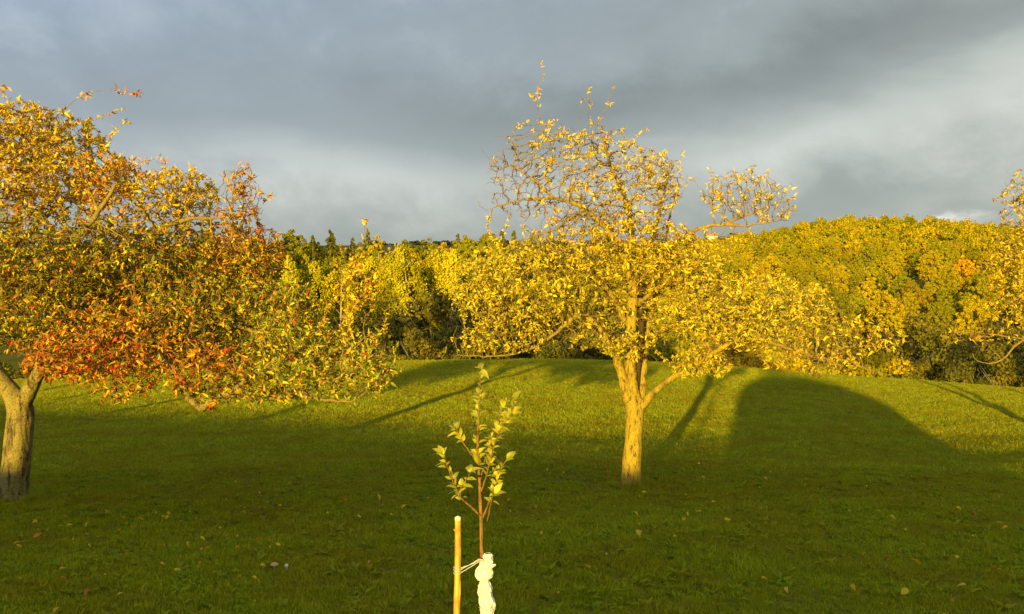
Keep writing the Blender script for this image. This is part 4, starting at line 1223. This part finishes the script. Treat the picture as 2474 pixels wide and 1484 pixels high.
def rosette(seed):     # plantain and dandelion leaves lying in the sward
    r = np.random.default_rng(seed); n = 9
    a = r.uniform(0, 6.28, n)
    d = np.stack([np.cos(a), np.sin(a), r.uniform(.15, .7, n)], -1)
    hues = np.array([(.17, .25, .004), (.22, .28, .004), (.28, .30, .006)])[r.integers(0, 3, n)]
    V, T_, Q_, C = leaf_cloud(np.zeros((n, 3)) + np.array((0, 0, .012)), d, r.uniform(.05, .11, n), hues, seed, .15, .25, .12)
    return mesh_np('rosette', V, [T_, Q_], True, C)
for k in range(2):
    o = bpy.data.objects.new('weed_rosette', rosette(650 + k)); o.data.materials.append(m_grass); TUFTS.append(o)
TUFTS.append(bpy.data.objects.new('tall_tuft', tuft(660, 26, .15, .0022, .035))); TUFTS[-1].data.materials.append(m_grass)
def scatter(n, y0, y1, half, pw):
    u = rng.random(n); y = (y0 ** pw + u * (y1 ** pw - y0 ** pw)) ** (1 / pw)
    x = rng.uniform(-1, 1, n) * (half * y + 1.5)
    return x, y
x1, y1 = scatter(120000, 3.6, 17, .66, 1.25); x2, y2 = scatter(150000, 14, 48, .66, 1.3)
x3, y3 = scatter(5200, 3.8, 20, .66, 1.4)
x4, y4 = [], []
for o, n, sp in ((tree_mid, 70, .20), (tree_left, 90, .26), (stake, 26, .06), (sap, 26, .07)):      # longer grass the mower leaves round stems
    a = rng.uniform(0, 6.28, n); q = sp + np.abs(rng.normal(0, .06, n)); x4.append(o.location.x + np.cos(a) * q); y4.append(o.location.y + np.sin(a) * q)
xx_, yy_ = scatter(420, 5, 30, .66, 1.4); x4.append(xx_); y4.append(yy_)
xx_, yy_ = scatter(4200, 36, 47, .66, 1.4); x4.append(xx_); y4.append(yy_)     # unmown edge
x4 = np.concatenate(x4); y4 = np.concatenate(y4)
gxx = np.concatenate([x1, x2, x3, x4]); gyy = np.concatenate([y1, y2, y3, y4]); gk = np.concatenate([rng.integers(0, 2, len(x1)), rng.integers(2, 4, len(x2)), rng.integers(4, 6, len(x3)), np.full(len(x4), 6)]).astype(np.int32)
pm = bpy.data.meshes.new('grass'); pm.vertices.add(len(gxx))
pm.vertices.foreach_set('co', np.stack([gxx, gyy, H(gxx, gyy)], -1).astype(np.float32).ravel())
ta = pm.attributes.new('kind_index', 'INT', 'POINT'); ta.data.foreach_set('value', gk)
ra = pm.attributes.new('turn', 'FLOAT_VECTOR', 'POINT'); ra.data.foreach_set('vector', np.stack([rng.normal(0, .12, len(gxx)), rng.normal(0, .12, len(gxx)), rng.uniform(0, 6.28, len(gxx))], -1).astype(np.float32).ravel())
sa_ = pm.attributes.new('size', 'FLOAT', 'POINT'); 
def vnoise(x, y, cell, seed):
    g = np.random.default_rng(seed).random((256, 256)); u = x / cell; v = y / cell
    iu = np.floor(u).astype(int); iv = np.floor(v).astype(int); fu = sstep(u - iu); fv = sstep(v - iv)
    q = lambda a, b: g[a % 256, b % 256]
    return (q(iu, iv) * (1 - fu) + q(iu + 1, iv) * fu) * (1 - fv) + (q(iu, iv + 1) * (1 - fu) + q(iu + 1, iv + 1) * fu) * fv
cl = .5 * vnoise(gxx, gyy, .28, 1) + .3 * vnoise(gxx, gyy, .9, 2) + .2 * vnoise(gxx, gyy, 3.1, 3)
sa_.data.foreach_set('value', (rng.uniform(.55, 1.1, len(gxx)) * np.where(gk < 2, .35 + 1.25 * cl, np.where(gk == 6, .5 + .5 * cl, .68 + .6 * cl))).astype(np.float32))
grass = bpy.data.objects.new('grass', pm); COL.objects.link(grass); pm.materials.append(m_grass)
tag(grass, 'short grass of the sloping lawn', 'grass', kind='stuff')
gt = bpy.data.node_groups.new('grass_scatter', 'GeometryNodeTree')
gt.interface.new_socket('Geometry', in_out='INPUT', socket_type='NodeSocketGeometry'); gt.interface.new_socket('Geometry', in_out='OUTPUT', socket_type='NodeSocketGeometry')
gi = gt.nodes.new('NodeGroupInput'); go = gt.nodes.new('NodeGroupOutput'); jn = gt.nodes.new('GeometryNodeJoinGeometry')
def named(nm, ty):
    nd = gt.nodes.new('GeometryNodeInputNamedAttribute'); nd.data_type = ty; nd.inputs[0].default_value = nm
    return [s for s in nd.outputs if s.enabled][0]
for k, o in enumerate(TUFTS):
    oi = gt.nodes.new('GeometryNodeObjectInfo'); oi.inputs['Object'].default_value = o; oi.inputs['As Instance'].default_value = True
    ip = gt.nodes.new('GeometryNodeInstanceOnPoints'); cp = gt.nodes.new('FunctionNodeCompare'); cp.data_type = 'INT'; cp.operation = 'EQUAL'
    ins = [s for s in cp.inputs if s.enabled]
    gt.links.new(named('kind_index', 'INT'), ins[0]); ins[1].default_value = k
    gt.links.new(gi.outputs[0], ip.inputs['Points']); gt.links.new(cp.outputs[0], ip.inputs['Selection']); gt.links.new(oi.outputs['Geometry'], ip.inputs['Instance'])
    e2r = gt.nodes.new('FunctionNodeEulerToRotation'); gt.links.new(named('turn', 'FLOAT_VECTOR'), e2r.inputs[0]); gt.links.new(e2r.outputs[0], ip.inputs['Rotation'])
    gt.links.new(named('size', 'FLOAT'), ip.inputs['Scale']); gt.links.new(ip.outputs[0], jn.inputs[0])
gt.links.new(jn.outputs[0], go.inputs[0])
md = grass.modifiers.new('scatter', 'NODES'); md.node_group = gt

# ---------------------------------------------------------------- unseen things added behind the viewer to shade the lawn
# a long unseen occluder, its top line shaped to cast the lawn's shadow edge
HY = -14.0
def shadow_pt(px, py, Ysrc):
    gx_, gy_ = ground_hit(px, py); d = (gy_ - Ysrc)
    return gx_ - d * math.tan(SUN_AZ), float(H(gx_, gy_)) + SUN_T * d / math.cos(SUN_AZ)
ridge = sorted(shadow_pt(px, py, HY) for px, py in ((-300, 962), (122, 977), (610, 1000), (1036, 1024), (1280, 1043), (1640, 1052), (2240, 1077), (2473, 1090), (2800, 1104)))
print('ridge', ridge)
xs = np.linspace(-60, 60, 320); sec = [(-.7, -1.0), (-.75, .4), (-.6, .85), (0, 1.0), (.6, .85), (.75, .4), (.7, -1.0)]
VV = []
for x in xs:
    g0 = float(H(x, HY))
    for (dy, t) in sec:
        z = g0 - .2 if t < 0 else g0 + (np.interp(x, [a for a, _ in ridge], [b_ for _, b_ in ridge]) - g0) * t
        nz = mnoise.noise(Vector((x * .9, dy * 2, t * 2))) * .05
        VV.append((x, HY + dy * (1 + nz * 2), z + (nz if t > .8 else 0)))
b = np.arange(len(xs) * len(sec)).reshape(len(xs), len(sec))
qq = np.stack([b[:-1, :-1], b[:-1, 1:], b[1:, 1:], b[1:, :-1]], -1).reshape(-1, 4)
hedge_standin = link('hedge_standin', mesh_np('hedge_standin', np.array(VV), [qq], True), plain('hedge_standin_leaves', (.05, .07, .015), .9, 12, .6))
tag(hedge_standin, 'long unseen stand-in behind the viewer shaped to shade the near lawn', 'hedge_standin')
# an unseen rounded occluder in front of it, shaped to cast the domed shadow
SY = -9.0
outl = [shadow_pt(px, py, SY) for px, py in ((1772, 1055), (1775, 1010), (1782, 965), (1800, 925), (1850, 906), (1925, 908), (2010, 925), (2090, 952), (2160, 990), (2205, 1030), (2235, 1065))]
print('dome', outl)
cx = (outl[0][0] + outl[-1][0]) / 2
gz_ = float(H(cx, SY)) - .2
VV = []; prof2 = [(outl[0][0], gz_)] + outl + [(outl[-1][0], gz_)]
prof2 = resample(np.array([(a, 0, b_) for a, b_ in prof2]), .12)
for t in np.linspace(-1, 1, 15):
    k = math.sqrt(max(0.0, 1 - (abs(t) * .97) ** 2.2))
    for p in prof2:
        nz = 1 + .02 * mnoise.noise(Vector((p[0] * 2, t * 3, p[2] * 2)))
        VV.append((cx + (p[0] - cx) * k * nz, SY + t * 1.6, gz_ + (p[2] - gz_) * k * nz))
b = np.arange(15 * len(prof2)).reshape(15, len(prof2))
qq = np.stack([b[:-1, :-1], b[:-1, 1:], b[1:, 1:], b[1:, :-1]], -1).reshape(-1, 4)
shrub_standin = link('dome_standin', mesh_np('dome_standin', np.array(VV), [qq], True), plain('shrub_standin_leaves', (.05, .07, .015), .9, 12, .6))
tag(shrub_standin, 'rounded unseen stand-in behind the viewer shaped to cast the domed shadow', 'shrub_standin')

# the rest of the orchard rows beyond the frame, whose crowns shade the foot of the wood
def copy_tree(src, loc, rz, sc_, label, group):
    r = src.copy(); COL.objects.link(r); r.location = loc; r.rotation_euler = (0, 0, rz); r.scale = (sc_,) * 3
    r['label'] = label; r['group'] = group
    for c in list(src.children):
        d = c.copy(); COL.objects.link(d); d.parent = r
        for g in c.children:
            e = g.copy(); COL.objects.link(e); e.parent = d
    return r
for i, x in enumerate((-13.5, -18, -22, -26.5, -31, -35.5, -40)):
    plant('broad', x, 14 + 1.5 * math.sin(i * 2.1), 'yg', 'leafy tree of the row outside the picture', 'tree', 'trees of the rows outside the picture', s=.84)
for i, x in enumerate((14.5, 18, 21.5, 25.5, 29.5, 33.5)):
    plant('broad', x, 14.5 + 1.2 * math.sin(i * 2.7), 'yg', 'leafy tree of the row outside the picture', 'tree', 'trees of the rows outside the picture', s=.52)
for x, y, rz, k in ((-15.2, -9.0, 1.1, 1.0),):  # unseen tree added to throw dappled shade on the left tree
    copy_tree(tree_mid, (x, y, float(H(x, y))), rz, k, 'unseen apple tree added behind the viewer to shade the left tree', 'shade trees added behind the viewer')
